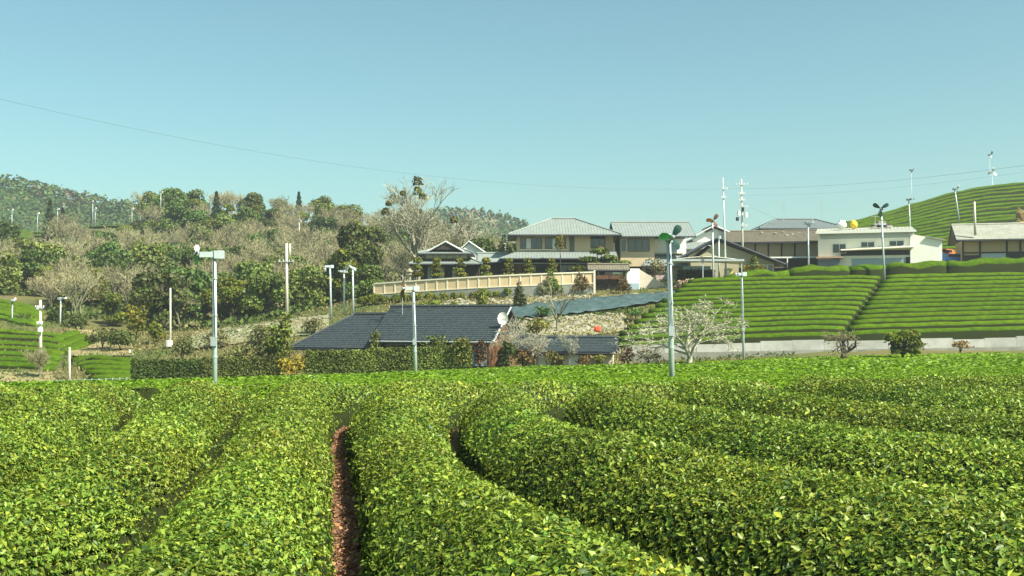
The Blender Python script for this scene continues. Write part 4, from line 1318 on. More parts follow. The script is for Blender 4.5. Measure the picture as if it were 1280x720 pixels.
def walls(root, x0, x1, y0, y1, z0, z1, material, name='wall', gable=None):
    """box of walls; gable=('x'|'y', ridge pos 0..1, ridge height) adds the gable triangles"""
    m = MB(); m.box(x0, x1, y0, y1, z0, z1)
    if gable:
        ax, off, zr = gable[:3]
        if ax == 'x':
            ym = y0 + (y1 - y0) * off
            for x in (x0, x1 - .2): m.add([(x, y0, z1), (x, y1, z1), (x, ym, zr), (x + .2, y0, z1), (x + .2, y1, z1), (x + .2, ym, zr)], [(0, 2, 1), (3, 4, 5), (0, 1, 4, 3), (1, 2, 5, 4), (2, 0, 3, 5)])
        else:
            xm = x0 + (x1 - x0) * off
            for y in (y0, y1 - .2): m.add([(x0, y, z1), (x1, y, z1), (xm, y, zr), (x0, y + .2, z1), (x1, y + .2, z1), (xm, y + .2, zr)], [(0, 1, 2), (3, 5, 4), (0, 3, 4, 1), (1, 4, 5, 2), (2, 5, 3, 0)])
    return m.build(name, material, root)

def window(root, x0, x1, z0, z1, y, n=2, frame=None, pane=None, sill=True, curtains=(), side=None):
    """framed window on a wall facing -y at plane y: frame bars proud of the wall, glass panes as children"""
    f = MB(); w = .07
    f.box(x0 - w, x1 + w, y - .09, y - .003, z1, z1 + w); f.box(x0 - w, x1 + w, y - .12, y - .003, z0 - w, z0)
    f.box(x0 - w, x0, y - .09, y - .003, z0, z1); f.box(x1, x1 + w, y - .09, y - .003, z0, z1)
    for i in range(1, n):
        x = x0 + (x1 - x0) * i / n
        f.box(x - .03, x + .03, y - .08, y - .003, z0, z1)
    o = f.build('window', frame or metal_grey, root)
    for i in range(n):
        a, b = x0 + (x1 - x0) * i / n + .03, x0 + (x1 - x0) * (i + 1) / n - .03
        MB().box(a, b, y - .04, y - .006, z0 + .002, z1 - .002).build('pane', curtain if i in curtains else (pane or glass_dark), o)
    return o

def house(name, px, py, D, rz, label, cat='house'):
    o = empty(name, at(px, py, D), math.radians(rz))
    return tag(o, label, cat)

# ---- dark tiled farmhouse in the hollow: two roofs in line, gable towards the shed
p = at(638, 383, 107); low = empty('farmhouse', (p.x, p.y, p.z - 5.9), math.radians(-21)); tag(low, 'low farmhouse with dark tiled roofs behind the clipped hedge', 'house')
walls(low, -12.4, -.9, -3.4, 3.4, -.6, 2.75, wood_brown, gable=('x', .5, 5.5))
gable_roof(low, -13.0, 0.0, -4.5, 4.5, 2.65, 5.9, tile_dark, 'x', rib=.42, course=.30, trim=metal_grey)
walls(low, -20.6, -12.4, -3.0, 4.4, -.6, 1.9, wood_dark, name='side_wall')
hip_roof(low, -22.4, -12.2, -4.0, 5.6, 1.8, 5.15, -17.6, -11.8, tile_dark, name='side_roof', rib=.42, course=.30)
MB().box(-2.6, -1.1, -3.46, -3.405, .2, 2.4).build('wall_panel', blue_panel, low)
window(low, -7.2, -4.2, .9, 2.2, -3.4, 3); window(low, -11.6, -8.6, .9, 2.2, -3.4, 3); window(low, -19.4, -15, .5, 1.6, -3.0, 4)
m = MB(); m.box(-.88, -.84, -1.2, -.9, 2.6, 5.1); m.box(-.88, -.84, .9, 1.2, 2.6, 5.1); m.box(-.88, -.84, -2.6, 2.6, 3.2, 3.45); m.build('gable_beam', fascia_dark, low)
dish = empty('satellite_dish', at(628.5, 404, 104.3)); tag(dish, 'white satellite dish on the dark tiled roof near the gable', 'satellite dish')
m = MB()
pts = []
for j in range(5):
    for i in range(14):
        r_, th = j / 4 * .62, i / 14 * 6.283
        pts.append((r_ * math.cos(th) * .8, -.10 * (1 - (j / 4) ** 2) * -1.6 - .3, .45 + r_ * math.sin(th)))
m.add(pts, [(j * 14 + i, j * 14 + (i + 1) % 14, (j + 1) * 14 + (i + 1) % 14, (j + 1) * 14 + i) for j in range(4) for i in range(14)])
m.build('reflector', white_paint, dish, True)
m = MB(); m.tube([(0, .1, -.5), (0, -.1, .45)], [.035, .035], 6); m.tube([(0, -.1, -.05), (0, -.75, .35)], [.02, .02], 5); m.box(-.06, .06, -.85, -.72, .3, .42); m.build('mount', metal_grey, dish)

# ---- shed with low dark roof
p = at(766, 455, 103); shed = empty('shed', (p.x, p.y, p.z), math.radians(-7)); tag(shed, 'long low shed with dark roof and pale panelled wall', 'shed')
walls(shed, -8.6, 0, 0, 3.2, -.5, 1.25, mat('plaster_pale', (.58, .52, .38), rough=.9, var=.12, scale=1.5), gable=('x', .6, 2.2))
gable_roof(shed, -9.6, .35, -.7, 3.7, 1.15, 2.45, tile_dark, 'x', rib=.4, course=.3, ridge_off=.55)
for i in range(6):
    x = -8.2 + i * 1.35
    MB().box(x, x + .08, -.05, -.003, -.4, 1.1).build('wall_batten', wood_brown, shed)
for i, (a, b) in enumerate(((-7.0, -6.3), (-5.4, -4.7), (-4.2, -3.2), (-2.2, -1.4))):
    MB().box(a, b, -.06, -.004, -.3, .9).build('wall_panel', (white_paint, wood_brown, white_paint, plaster_khaki)[i], shed)

# ---- terrace wall with beige panels: follows a gentle curve
tw = empty('terrace_wall', at(600, 371, 150)); tag(tw, 'long beige panelled garden wall on a grey plinth below the large house', 'wall')
def wall_line(px):
    t = (px - 468) / (742 - 468)
    D_ = 153 - 6 * math.sin(min(1, t * 1.3) * 1.4)
    yb = 379 - 13.5 * t - 1.5 * math.sin(t * 3.1)
    return at(px, yb, D_) - tw.location
nb_ = 21
wp = [wall_line(468 + (742 - 468) * i / nb_) for i in range(nb_ + 1)]
panel_mat = mat('wall_panel_beige', (.56, .43, .25), rough=.9, var=.08, scale=1.2)
plinth_mat = mat('plinth_grey', (.22, .23, .20), rough=.9, var=.12, scale=1)
cap_mat = mat('wall_cap_cream', (.68, .63, .48), rough=.85, var=.06)
def wall_bit(mb, a, b, z0, z1, t0):
    d = (b - a); d.z = 0; d.normalize(); n_ = Vector((-d.y, d.x, 0)) * t0
    up0, up1 = Vector((0, 0, z0)), Vector((0, 0, z1))
    mb.add([a - n_ + up0, b - n_ + up0, b + n_ + up0, a + n_ + up0, a - n_ + up1, b - n_ + up1, b + n_ + up1, a + n_ + up1], [(0, 3, 2, 1), (4, 5, 6, 7), (0, 1, 5, 4), (1, 2, 6, 5), (2, 3, 7, 6), (3, 0, 4, 7)])
pl, cp, cl_ = MB(), MB(), MB()
for i in range(nb_):
    a, b = wp[i], wp[i + 1]
    wall_bit(pl, a, b, -.8, 1.15, .2); wall_bit(cp, a, b, 1.15, 1.27, .25); wall_bit(cl_, a, b, 2.62, 2.80, .26)
    q = MB(); d = (b - a); wall_bit(q, a + d * .06, b - d * .06, 1.27, 2.62, .13); q.build('wall_panel', panel_mat, tw)
    q = MB(); wall_bit(q, a - d * .06, a + d * .06, 1.27, 2.62, .19); q.build('wall_post', cap_mat, tw)
pl.build('plinth', plinth_mat, tw); cp.build('ledge', cap_mat, tw); cl_.build('coping', cap_mat, tw)
d = wp[-1] - wp[-2]; q = MB(); wall_bit(q, wp[-1] - d * .02, wp[-1] + d * .16, -.8, 2.95, .3); q.build('end_pillar', cap_mat, tw)

# ---- gate
g = house('garden_gate', 762, 365, 150, 0, 'dark wooden roofed gate at the end of the beige wall', 'gate')
m = MB(); m.box(-2.15, -1.9, -.15, .15, -.3, 2.7); m.build('gate_post', wood_dark, g)
m = MB(); m.box(1.85, 2.1, -.15, .15, -.3, 2.7); m.build('gate_post', wood_dark, g)
MB().box(-2.3, 2.25, -.12, .12, 2.7, 2.95).build('lintel', wood_dark, g)
for i, x in enumerate((-1.86, .02)):
    leaf_ = MB(); leaf_.box(x, x + .08, -.06, .06, .1, 2.4); leaf_.box(x + 1.7, x + 1.78, -.06, .06, .1, 2.4); leaf_.box(x + .08, x + 1.7, -.06, .06, 2.3, 2.4); leaf_.box(x + .08, x + 1.7, -.06, .06, .1, .2); leaf_.box(x + .08, x + 1.7, -.06, .06, 1.1, 1.2)
    o = leaf_.build('gate_leaf', wood_dark, g)
    for k in range(5): MB().box(x + .25 + k * .29, x + .30 + k * .29, -.03, .03, .2, 2.3).build('bar', wood_dark, o)
gable_roof(g, -3.0, 2.6, -1.1, 1.1, 3.0, 3.75, tile_brown, 'x', rib=.35, course=0)
q = MB(); q.box(-1.9, 1.85, 1.8, 1.9, -.2, 2.4); q.build('screen', wood_brown, g)
gw = house('gate_wall', 797, 366, 149.5, 0, 'white plastered wall block to the side of the roofed gate', 'wall')
MB().box(-1.5, .25, -.2, 1.4, -.5, 3.3).build('wall', white_paint, gw)
m = MB(); m.add([(.25, -.1, -.5), (4.6, .4, -.5), (4.6, .4, .6), (.25, -.1, 3.2), (.25, .2, -.5), (4.6, .7, -.5), (4.6, .7, .6), (.25, .2, 3.2)], [(0, 1, 2, 3), (4, 7, 6, 5), (3, 2, 6, 7), (1, 5, 6, 2), (0, 3, 7, 4)]); m.build('sloping_wall', mat('render_pink_grey', (.50, .43, .34), rough=.95, var=.12, scale=.8), gw)
MB().box(-1.45, .2, -.23, -.205, -.4, 1.3).build('plinth', blue_panel, gw)  # slab whose blue-grey colour stands for shade; this wall has no plinth

# ---- large two-storey house
U = .1166
mh = house('large_house', 700, 350, 160, 0, 'large two-storey house with grey hipped roof and tan walls on the terrace')
def X(px): return (px - 700) * U
walls(mh, X(646), X(738), 0, 9, 3.7, 6.5, plaster_tan, 'upper_wall')
walls(mh, X(712), X(768), 1.2, 9, 3.7, 6.6, plaster_tan, 'upper_wall')
hip_roof(mh, X(635), X(776), -1.5, 10.5, 6.55, 9.35, X(691), X(720), tile_grey, rib=.42, course=0, ry=4.5)
window(mh, X(651), X(677), 4.55, 6.1, 0, 4, frame=wood_brown, curtains=(1,)); window(mh, X(682), X(707), 4.55, 6.1, 0, 3, frame=wood_brown, curtains=(1,))
MB().box(X(650), X(708), -.22, -.125, 4.35, 4.47).build('rail', cap_mat, mh)
MB().box(X(712), X(718), -.12, 1.19, 3.7, 6.4).build('louvre_screen', mat('screen_green', (.10, .11, .085), rough=.7, var=.2), mh)
window(mh, X(721), X(757), 4.9, 6.5, 1.2, 5, frame=fascia_dark)
# first floor and pent roof
walls(mh, X(634), X(765), -1.0, 8, -.4, 3.2, wood_dark, 'lower_wall')
pent, pt = MB(), MB()
roof_plane(pent, pt, (X(624), -3.0, 3.05), (X(770), -3.0, 3.05), (X(770), -.02, 4.15), (X(646), -.02, 4.15), .14, .42, 0)
roof_plane(pent, pt, (X(624), 7, 3.05), (X(624), -3.0, 3.05), (X(646), -.02, 4.15), (X(646), 7, 4.15), .14, .42, 0)
r_ = pent.build('pent_roof', tile_grey, mh); o = pt.build('roof_tiles', tile_grey, r_); o['kind'] = 'stuff'
m = MB(); m.tube([(X(624), -3.0, 2.88), (X(770), -3.0, 2.88)], [.1, .1], 5); m.build('gutter', fascia_dark, r_)
MB().box(X(640), X(745), -1.5, -1.01, 2.3, 2.45).build('lower_beam', metal_grey, mh)
for (a, b, mm) in ((645, 652, wood_brown), (672, 680, wood_dark), (720, 726, plaster_khaki), (731, 740, plaster_khaki)):
    MB().box(X(a), X(b), -1.08, -1.004, 0, 2.25).build('wall_panel', mm, mh)
window(mh, X(654), X(670), .4, 2.1, -1.0, 4, frame=fascia_dark); window(mh, X(700), X(718), .4, 2.1, -1.0, 4, frame=fascia_dark)
# right wing
walls(mh, X(776), X(819), .4, 9, 2.0, 6.3, plaster_tan, 'wing_wall')
walls(mh, X(819), X(862), 3.0, 9, 1.5, 6.2, plaster_cream, 'wing_wall')
gable_roof(mh, X(768), X(868), -1.2, 10.5, 6.35, 8.85, tile_grey, 'x', name='wing_roof', rib=.42, course=0, ridge_off=.52)
window(mh, X(786), X(812), 4.25, 6.0, .4, 3, frame=wood_brown); window(mh, X(777), X(783), 4.2, 5.9, .4, 1)
window(mh, X(838), X(850), 4.3, 5.6, 3.0, 2, frame=metal_grey, pane=blue_panel)
MB().box(X(820), X(858), 2.2, 2.99, 4.0, 4.2).build('balcony', cap_mat, mh)
pent, pt = MB(), MB()
roof_plane(pent, pt, (X(800), -2.4, 2.0), (X(866), -2.4, 2.0), (X(862), 2.98, 3.9), (X(816), 2.98, 3.9), .14, .42, 0)
r_ = pent.build('pent_roof', tile_grey, mh); o = pt.build('roof_tiles', tile_grey, r_); o['kind'] = 'stuff'
walls(mh, X(803), X(862), -1.6, 3, -1.2, 1.85, plaster_khaki, 'garage_wall')
MB().box(X(806), X(838), -1.66, -1.605, 1.15, 1.55).build('beam', wood_dark, mh)
MB().box(X(806), X(816), -1.65, -1.605, -1.0, 1.1).build('door', wood_dark, mh)
MB().box(X(817), X(832), -1.65, -1.605, -1.0, .9).build('shutter', mat('shutter_pink', (.42, .34, .30), rough=.8, var=.1), mh)
MB().box(X(809), X(812), -1.70, -1.655, -.6, .6).build('door_pane', curtain, mh)

# ---- pavilion with two-tier roof, and the low link to the large house
pv = house('pavilion', 557, 350, 158, 0, 'small pavilion with two-tier tiled roof and front gable')
Q = .1152
walls(pv, -3.6, 4.6, 0, 7, -.4, 2.4, wood_dark)
hip_roof(pv, -5.2, 5.3, -1.6, 8.6, 2.3, 3.45, -2.9, 3.0, tile_grey, name='lower_roof', rib=.42)
walls(pv, -3.0, 3.1, .6, 6.4, 2.9, 3.95, plaster_khaki, 'upper_wall')
for i in range(6):
    x = -2.75 + i * .98
    MB().box(x, x + .78, .5, .594, 3.15, 3.7).build('shoji_panel', mat('shoji', (.42, .42, .30), rough=.9, var=.1), pv)
MB().box(-3.2, 3.3, .44, .498, 2.95, 3.12).build('rail', wood_dark, pv)
hip_roof(pv, -4.0, 4.0, -.6, 7.6, 3.85, 4.75, -1.9, 1.9, tile_grey, name='upper_roof', rib=.42)
gable_roof(pv, -2.6, 2.6, -.1, 7.1, 4.25, 5.65, tile_grey, 'y', name='gable_roof', rib=.42, course=0, trim=white_paint)
m = MB(); m.add([(-1.5, .05, 4.4), (1.5, .05, 4.4), (0, .05, 5.2), (-1.5, .15, 4.4), (1.5, .15, 4.4), (0, .15, 5.2)], [(0, 1, 2), (3, 5, 4)]); m.build('gable_panel', wood_dark, pv)
for x0, x1 in ((-2.6, -1.9), (-1.0, -.2), (1.0, 1.9)): MB().box(x0, x1, -.06, -.004, 0, 1.9).build('wall_panel', blue_panel if x0 != 1.0 else curtain, pv)
lk = house('link_building', 622, 350, 160, 0, 'low link with plain grey roof between pavilion and large house')
walls(lk, -2.7, 1.3, 0, 4, -.4, 2.6, wood_dark)
gable_roof(lk, -3.0, 1.5, -1.1, 5.1, 2.6, 4.0, tile_grey, 'x', rib=0, course=0)
MB().box(-1.9, -1.0, -.07, -.004, 0, 2.0).build('door', wood_brown, lk)
kh = house('storehouse', 585, 340, 172, 0, 'small white gabled storehouse top behind the pavilion', 'storehouse')
walls(kh, -1.2, 2.2, 0, 4, -1, 3.3, plaster_cream, gable=('y', .4, 4.6))
gable_roof(kh, -1.9, 2.9, -.4, 4.4, 3.0, 4.9, tile_grey, 'y', rib=0, course=0, ridge_off=.42, trim=white_paint)

# ---- tan gabled house with carport
th = house('gabled_house', 897, 348, 155, 0, 'tan house with broad gable facing the tea slope')
T_ = 155 / F
walls(th, -3.8, 8.0, 0, 8, -.6, 2.2, plaster_khaki, gable=('y', .322, 5.2))
slab, tl = MB(), MB()
roof_plane(slab, tl, (-5.0, 9, 3.0), (-5.0, -.9, 3.0), (0, -.9, 5.75), (0, 9, 5.75), .2, .4, .3)
roof_plane(slab, tl, (9.4, -.9, 2.0), (9.4, 9, 2.0), (0, 9, 5.75), (0, -.9, 5.75), .2, .4, .3)
r_ = slab.build('roof', tile_slate, th); o = tl.build('roof_tiles', tile_slate, r_); o['kind'] = 'stuff'
m = MB(); m.tube([(-5.0, -.95, 2.9), (0, -.95, 5.65), (9.4, -.95, 1.9)], [.16, .16, .16], 4); m.build('verge_board', fascia_dark, r_)
for (a, b) in ((5.2, 5.9), (6.1, 6.9), (7.1, 7.8)): window(th, a, b, .6, 1.9, 0, 1, frame=white_paint)
MB().box(-3.6, -1.8, -.05, -.004, .4, 1.3).build('wall_panel', plaster_cream, th)
cpx = house('carport', 885, 349, 149, 0, 'carport with pale arched sheet roof before the tan gabled house', 'carport')
m = MB()
for i in range(8):
    x0_, x1_ = -5.6 + i * 1.25, -5.6 + (i + 1) * 1.25
    f0, f1 = math.sin(i / 8 * 3.14) * .5, math.sin((i + 1) / 8 * 3.14) * .5
    m.slab([(x0_, -2, 2.5 + f0), (x1_, -2, 2.5 + f1), (x1_, 2.2, 2.2 + f1 * .5), (x0_, 2.2, 2.2 + f0 * .5)], .06)
m.build('roof_sheet', white_paint, cpx)
MB().box(-5.7, 4.5, -2.1, -2.02, 2.35, 2.62).build('front_beam', metal_grey, cpx)
for x in (-5.4, -1.0, 4.2): MB().box(x - .06, x + .06, -1.9, -1.78, -.5, 2.36).build('post', metal_grey, cpx)
MB().box(-3.0, .8, 2.4, 2.5, -.4, 1.9).build('back_screen', blue_panel, cpx)
vs = house('vending_box', 912, 349, 150.5, 0, 'tall pale blue locker box with yellow side under the carport', 'locker')
MB().box(-.6, .1, 0, .7, -.3, 1.5).build('cabinet', blue_panel, vs); MB().box(.13, .45, 0, .6, -.3, 1.45).build('yellow_post', mat('yellow_paint', (.65, .45, .04), rough=.6), vs); MB().box(-.5, 0, -.03, -.004, .5, 1.3).build('door', white_paint, vs)
# white-trimmed gable roof behind
wg = house('white_gabled_house', 893, 346, 172, 0, 'white-trimmed gable roof rising behind the tan gabled house')
walls(wg, -3.4, 4.2, 0, 9, -.6, 5.9, plaster_cream, gable=('y', .46, 7.6))
gable_roof(wg, -5.4, 6.0, -.9, 10, 5.3, 8.1, tile_grey, 'y', rib=.4, course=0, ridge_off=.47, trim=white_paint)
slab, tl = MB(), MB(); roof_plane(slab, tl, (-5.6, -3.2, 4.2), (6.2, -3.2, 4.2), (5.4, -.02, 5.5), (-4.6, -.02, 5.5), .14, .4, 0)
r_ = slab.build('pent_roof', tile_grey, wg); o = tl.build('roof_tiles', tile_grey, r_); o['kind'] = 'stuff'
walls(wg, -4.8, 5.4, -2.4, -.1, -.6, 4.1, plaster_khaki, 'lower_wall')
# long house with brown roof
bh = house('brown_roofed_house', 975, 344, 166, -10, 'long low house with weathered brown roof and panelled wall')
B_ = 166 / F
walls(bh, -5.8, 7.4, 0, 8, -1, 5.0, mat('panel_ochre', (.36, .29, .17), rough=.9, var=.1))
gable_roof(bh, -8.0, 7.8, -1.2, 9.2, 5.0, 7.0, tile_brown, 'x', rib=.4, course=.35)
for i in range(7):
    x = -5.6 + i * 1.95
    MB().box(x - .12, x + .12, -.08, -.004, 2.6, 4.9).build('wall_post', wood_dark, bh)
MB().box(-4.2, 7.2, -.06, -.003, .8, 2.55).build('lower_screen', wood_dark, bh)
MB().box(-4.6, 7.4, -1.6, -1.5, 2.5, 2.72).build('rail', white_paint, bh)
for x in (-4.4, 1.0, 7.2): MB().box(x - .08, x + .08, -1.6, -1.48, -1, 2.5).build('rail_post', white_paint, bh)
MB().box(-6.4, 7.4, -1.9, -.1, 1.0, 1.15).build('porch_roof', tile_brown, bh)
for i, (x, z) in enumerate(((-2.2, 6.5), (-.1, 6.4), (1.2, 6.6), (2.4, 6.2), (3.6, 6.4), (4.4, 6.1), (1.4, 6.0))):
    y_ = -1.2 + (z - 5.0) / 2.0 * 5.2
    st = house('roof_weight', 975, 344, 166, 0, 'pale weight stone lying on the weathered brown roof', 'stone'); st['group'] = 'weight stones on the brown roof'
    st.location = st.location + Vector((x, y_, z + .08))
    MB().ball((0, 0, .08), .3, .2, .14, 7, 5, .15).build('stone', stone_pale, st)
# dark hipped roof behind it
dh = house('dark_hipped_house', 1000, 340, 184, 0, 'dark grey hipped roof rising behind the brown roof')
walls(dh, -5.6, 6.4, 0, 8, -1, 7.4, plaster_khaki)
hip_roof(dh, -7.0, 7.8, -1.2, 9.2, 7.3, 9.2, -3.0, 3.6, tile_slate, rib=.45)
# ---- cream two-storey building
C_ = 150 / F
cb = house('cream_building', 1082, 340, 153, -17, 'cream two-storey building with flat canopy and three windows')
def XC(px): return (px - 1082) * C_ * 1.04
walls(cb, XC(1026), XC(1138), 0, 9, -.6, 5.7, plaster_cream)
MB().box(XC(1029), XC(1138.4), -.06, -.004, 4.7, 5.55).build('grey_band', metal_grey, cb)
slab, tl = MB(), MB(); roof_plane(slab, tl, (XC(1024), -.9, 5.55), (XC(1140), -.9, 5.55), (XC(1140), 9, 6.9), (XC(1024), 9, 6.9), .12, .5, 0)
r_ = slab.build('roof', tile_barn, cb); o = tl.build('roof_tiles', tile_barn, r_); o['kind'] = 'stuff'
MB().box(XC(1023.5), XC(1140.5), -1.05, -.92, 5.4, 5.68).build('fascia', white_paint, cb)
window(cb, XC(1043.5), XC(1059), 2.75, 3.95, 0, 2, frame=white_paint); window(cb, XC(1077), XC(1092.5), 3.5, 4.15, 0, 2, frame=white_paint); window(cb, XC(1110), XC(1126.5), 3.6, 4.25, 0, 2, frame=white_paint)
m = MB(); m.add([(XC(1053), -1.7, 3.05), (XC(1138), -1.7, 3.35), (XC(1138), 0, 3.6), (XC(1053), 0, 3.25), (XC(1053), -1.7, 2.93), (XC(1138), -1.7, 3.23), (XC(1138), 0, 3.4), (XC(1053), 0, 3.1)], [(0, 1, 2, 3), (7, 6, 5, 4), (0, 4, 5, 1), (0, 3, 7, 4), (1, 5, 6, 2)]); m.build('canopy', cap_mat, cb)
MB().box(XC(1053), XC(1138), -.07, -.005, 2.3, 3.0).build('shop_band', fascia_dark, cb)
MB().box(XC(1066), XC(1128), -.08, -.006, .2, 1.9).build('shutter', blue_panel, cb)
MB().box(XC(1128.5), XC(1136), -.08, -.006, .2, 2.0).build('door', fascia_dark, cb)
MB().box(XC(1024), XC(1056), -2.2, -.1, 1.9, 2.12).build('porch_roof', mat('rust_sheet', (.42, .27, .17), rough=.8, var=.25), cb)
MB().box(XC(1026), XC(1052), -1.8, -.11, -.6, 1.8).build('porch_wall', mat('slate_blue', (.13, .15, .18), rough=.7, var=.15), cb)
ca = house('cream_annex', 1157.5, 340, 150.4, -17, 'cream annex with sloping top joined beside the cream building')
m = MB(); m.add([(-2.05, 0, -.6), (2.1, 0, -.6), (2.1, 0, 4.4), (-2.05, 0, 5.3), (-2.05, 6, -.6), (2.1, 6, -.6), (2.1, 6, 4.4), (-2.05, 6, 5.3)], [(0, 1, 2, 3), (5, 4, 7, 6), (1, 5, 6, 2), (4, 0, 3, 7), (3, 2, 6, 7)]); m.build('wall', plaster_cream, ca)
MB().slab([(.1, -.3, 4.93), (2.45, -.3, 4.42), (2.45, 6.2, 4.42), (.1, 6.2, 4.93)], .15).build('roof', tile_barn, ca)
MB().box(-2.04, -1.96, -.06, -.004, -.4, 5.1).build('downpipe', metal_grey, ca)
MB().box(.9, 1.15, -.04, -.004, .9, 1.5).build('vent', metal_grey, ca)
# things on the cream building's roof
tk = house('water_tank', 1052, 285.5, 158, 0, 'white domed water tank on the roof of the cream building', 'tank')
m = MB(); m.ball((0, 0, .45), .75, .75, .55, 12, 8); m.build('tank', white_paint, tk, True); MB().box(-.3, .5, -.3, .3, .85, 1.15).build('lid', white_paint, tk)
yb_ = house('yellow_tarp', 1067, 285, 158, 0, 'yellow tarpaulin bundle on the roof of the cream building', 'tarpaulin')
m = MB(); m.ball((0, 0, .5), .55, .5, .62, 9, 7, .18); m.build('cloth', mat('yellow_cloth', (.7, .45, .03), rough=.7), yb_)
for i, (px, w_, h_) in enumerate(((1094, 1.0, .5), (1101, 1.4, .9), (1110, 1.0, .5))):
    o = house('roof_pile', px, 284, 158, 0, ['low heap of pale boards on the cream roof', 'tall heap of boards and sheet on the cream roof', 'small heap of dark boards on the cream roof'][i], 'boards')
    for k in range(3):
        m = MB(); m.box(-w_ / 2 + .1 * k, w_ / 2 - .05 * k, -.5, .5, h_ * k / 3, h_ * (k + .8) / 3); m.build('board', (stone_pale, wood_dark, metal_grey)[(i + k) % 3], o)
# orange and blue vehicles half hidden behind the hedge
def small_van(px, py, D_, col, label, name):
    o = house(name, px, py, D_, 15, label, 'car')
    paint = mat('paint_' + name + str(int(px)), col, rough=.35, var=.05)
    m = MB(); m.add([(-1.6, -.7, .3), (1.6, -.7, .3), (1.7, -.7, .9), (1.1, -.62, 1.45), (-1.5, -.62, 1.5), (-1.7, -.7, .9), (-1.6, .7, .3), (1.6, .7, .3), (1.7, .7, .9), (1.1, .62, 1.45), (-1.5, .62, 1.5), (-1.7, .7, .9)],
                  [(0, 1, 2, 3, 4, 5), (6, 11, 10, 9, 8, 7), (0, 6, 7, 1), (1, 7, 8, 2), (2, 8, 9, 3), (3, 9, 10, 4), (4, 10, 11, 5), (5, 11, 6, 0)]); m.build('body', paint, o)
    MB().box(-1.3, -.1, -.715, -.67, .98, 1.38).build('window', glass_dark, o); MB().box(0, 1.0, -.715, -.67, .98, 1.36).build('window', glass_dark, o)
    for x in (-1.05, 1.05):
        for y in (-.72, .56):
            m = MB(); m.cyl((x, y, .28), (x, y + .16, .28), .28, 14); w_ = m.build('wheel', mat('rubber', (.02, .02, .02), rough=.8), o)
            m = MB(); m.cyl((x, y - .012, .28), (x, y + .172, .28), .16, 10); m.build('rim', metal_grey, w_)
    return o
small_van(1188, 330.5, 153, (.05, .16, .45), 'blue car half hidden behind the rounded hedge', 'parked_car')
small_van(1179, 324, 160, (.75, .20, .05), 'orange van parked behind the blue car', 'parked_van')
small_van(17, 412, 158, (.25, .36, .52), 'pale blue car parked on the upper tea terrace', 'parked_car')
# ---- barn
bn = house('barn', 1244, 336, 150, -15, 'open-fronted barn with pale tiled roof above the tea slope', 'barn')
walls(bn, -4.2, 11, 0, 7, -.8, 3.9, mat('panel_barn', (.42, .31, .16), rough=.9, var=.12))
gable_roof(bn, -5.0, 11.6, -1.0, 8.0, 4.0, 6.4, tile_barn, 'x', rib=.45, course=.4, ridge_off=.55)
for x in (-4.1, -1.9, 1.5, 3.2, 5.0, 7.2, 9.4): MB().box(x - .12, x + .12, -.1, -.004, -.5, 3.8).build('post', wood_dark, bn)
MB().box(-4.2, -2.05, -.06, -.003, -.5, 1.9).build('dark_panel', wood_dark, bn)
MB().box(-1.75, 1.35, -.07, -.003, -.5, 2.1).build('sliding_door', mat('door_blue_grey', (.32, .40, .42), rough=.6, var=.1, stretch=(3, 1, .2)), bn)
MB().box(1.65, 11, -.06, -.003, 0, 2.2).build('opening_shade_board', wood_dark, bn)  # solid dark board coloured as the unlit inside; the wall stays closed
MB().box(-4.2, 11, -.14, -.101, 2.15, 2.32).build('tie_beam', wood_dark, bn)
MB().box(2.2, 10, -.2, -.105, -.5, .3).build('plank_stack', wood_brown, bn)

# ---- concrete retaining wall below the slope
rw_ = empty('retaining_wall', at(1000, 440, 111)); tag(rw_, 'long pale concrete retaining wall below the tea slope', 'wall')
px_l = np.linspace(790, 1430, 17)
for i in range(16):
    a = at(px_l[i], 441 - (px_l[i] - 790) * .017, 111 - .3 * math.sin(i)) - rw_.location; b = at(px_l[i + 1], 441 - (px_l[i + 1] - 790) * .017, 111 - .3 * math.sin(i + 1)) - rw_.location
    a.z -= .6; b.z -= .6
    tall = 1.5 if px_l[i] > 880 else 1.35
    q = MB(); d = b - a; wall_bit(q, a + d * .004, b - d * .004, .55, tall + .12 * math.sin(i * 1.7), .18); q.build('wall_panel', concrete, rw_)
q = MB()
for i in range(16):
    a = at(px_l[i], 441 - (px_l[i] - 790) * .017, 110.6) - rw_.location; b = at(px_l[i + 1], 441 - (px_l[i + 1] - 790) * .017, 110.6) - rw_.location
    a.z -= .8; b.z -= .8; wall_bit(q, a, b, -.6, .72, .2)
q.build('footing', concrete_dark, rw_)

# ---- shade net draped on the bank
nm = mat('shade_net', (.012, .035, .038), rough=.8, col2=(.075, .125, .12), scale=1.6, stretch=(.35, 1, 3.5), bump=.8, bscale=3)
nx_, ny_ = 46, 9
xs_ = np.linspace(632, 856, nx_); V = []
for j in range(ny_):
    for x in xs_:
        t = (x - 632) / 224
        yt = 386 - 17 * t ** 1.3 - 3 * math.sin(t * 3.1); ybm = 401 - 27 * t ** 1.7
        y_ = yt + (ybm - yt) * j / (ny_ - 1)
        Dd = 139 - 3.5 * j / (ny_ - 1) + 3 * t
        g0 = cast(x, y_); p_ = Vector((g0.x, g0.y, g0.z + .38 + .10 * math.sin(x * .33 + j * 1.3) + .05 * math.sin(x * .9 + j)))
        V.append(tuple(p_))
Fq = [(j * nx_ + i, j * nx_ + i + 1, (j + 1) * nx_ + i + 1, (j + 1) * nx_ + i) for j in range(ny_ - 1) for i in range(nx_ - 1)]
me = np_mesh('shade_net', V, Fq, smooth=True)
o = link('shade_net', me, nm); tag(o, 'blue-green shade net draped along the bank below the terrace', 'net')
sm = o.modifiers.new('thick', 'SOLIDIFY'); sm.thickness = .05

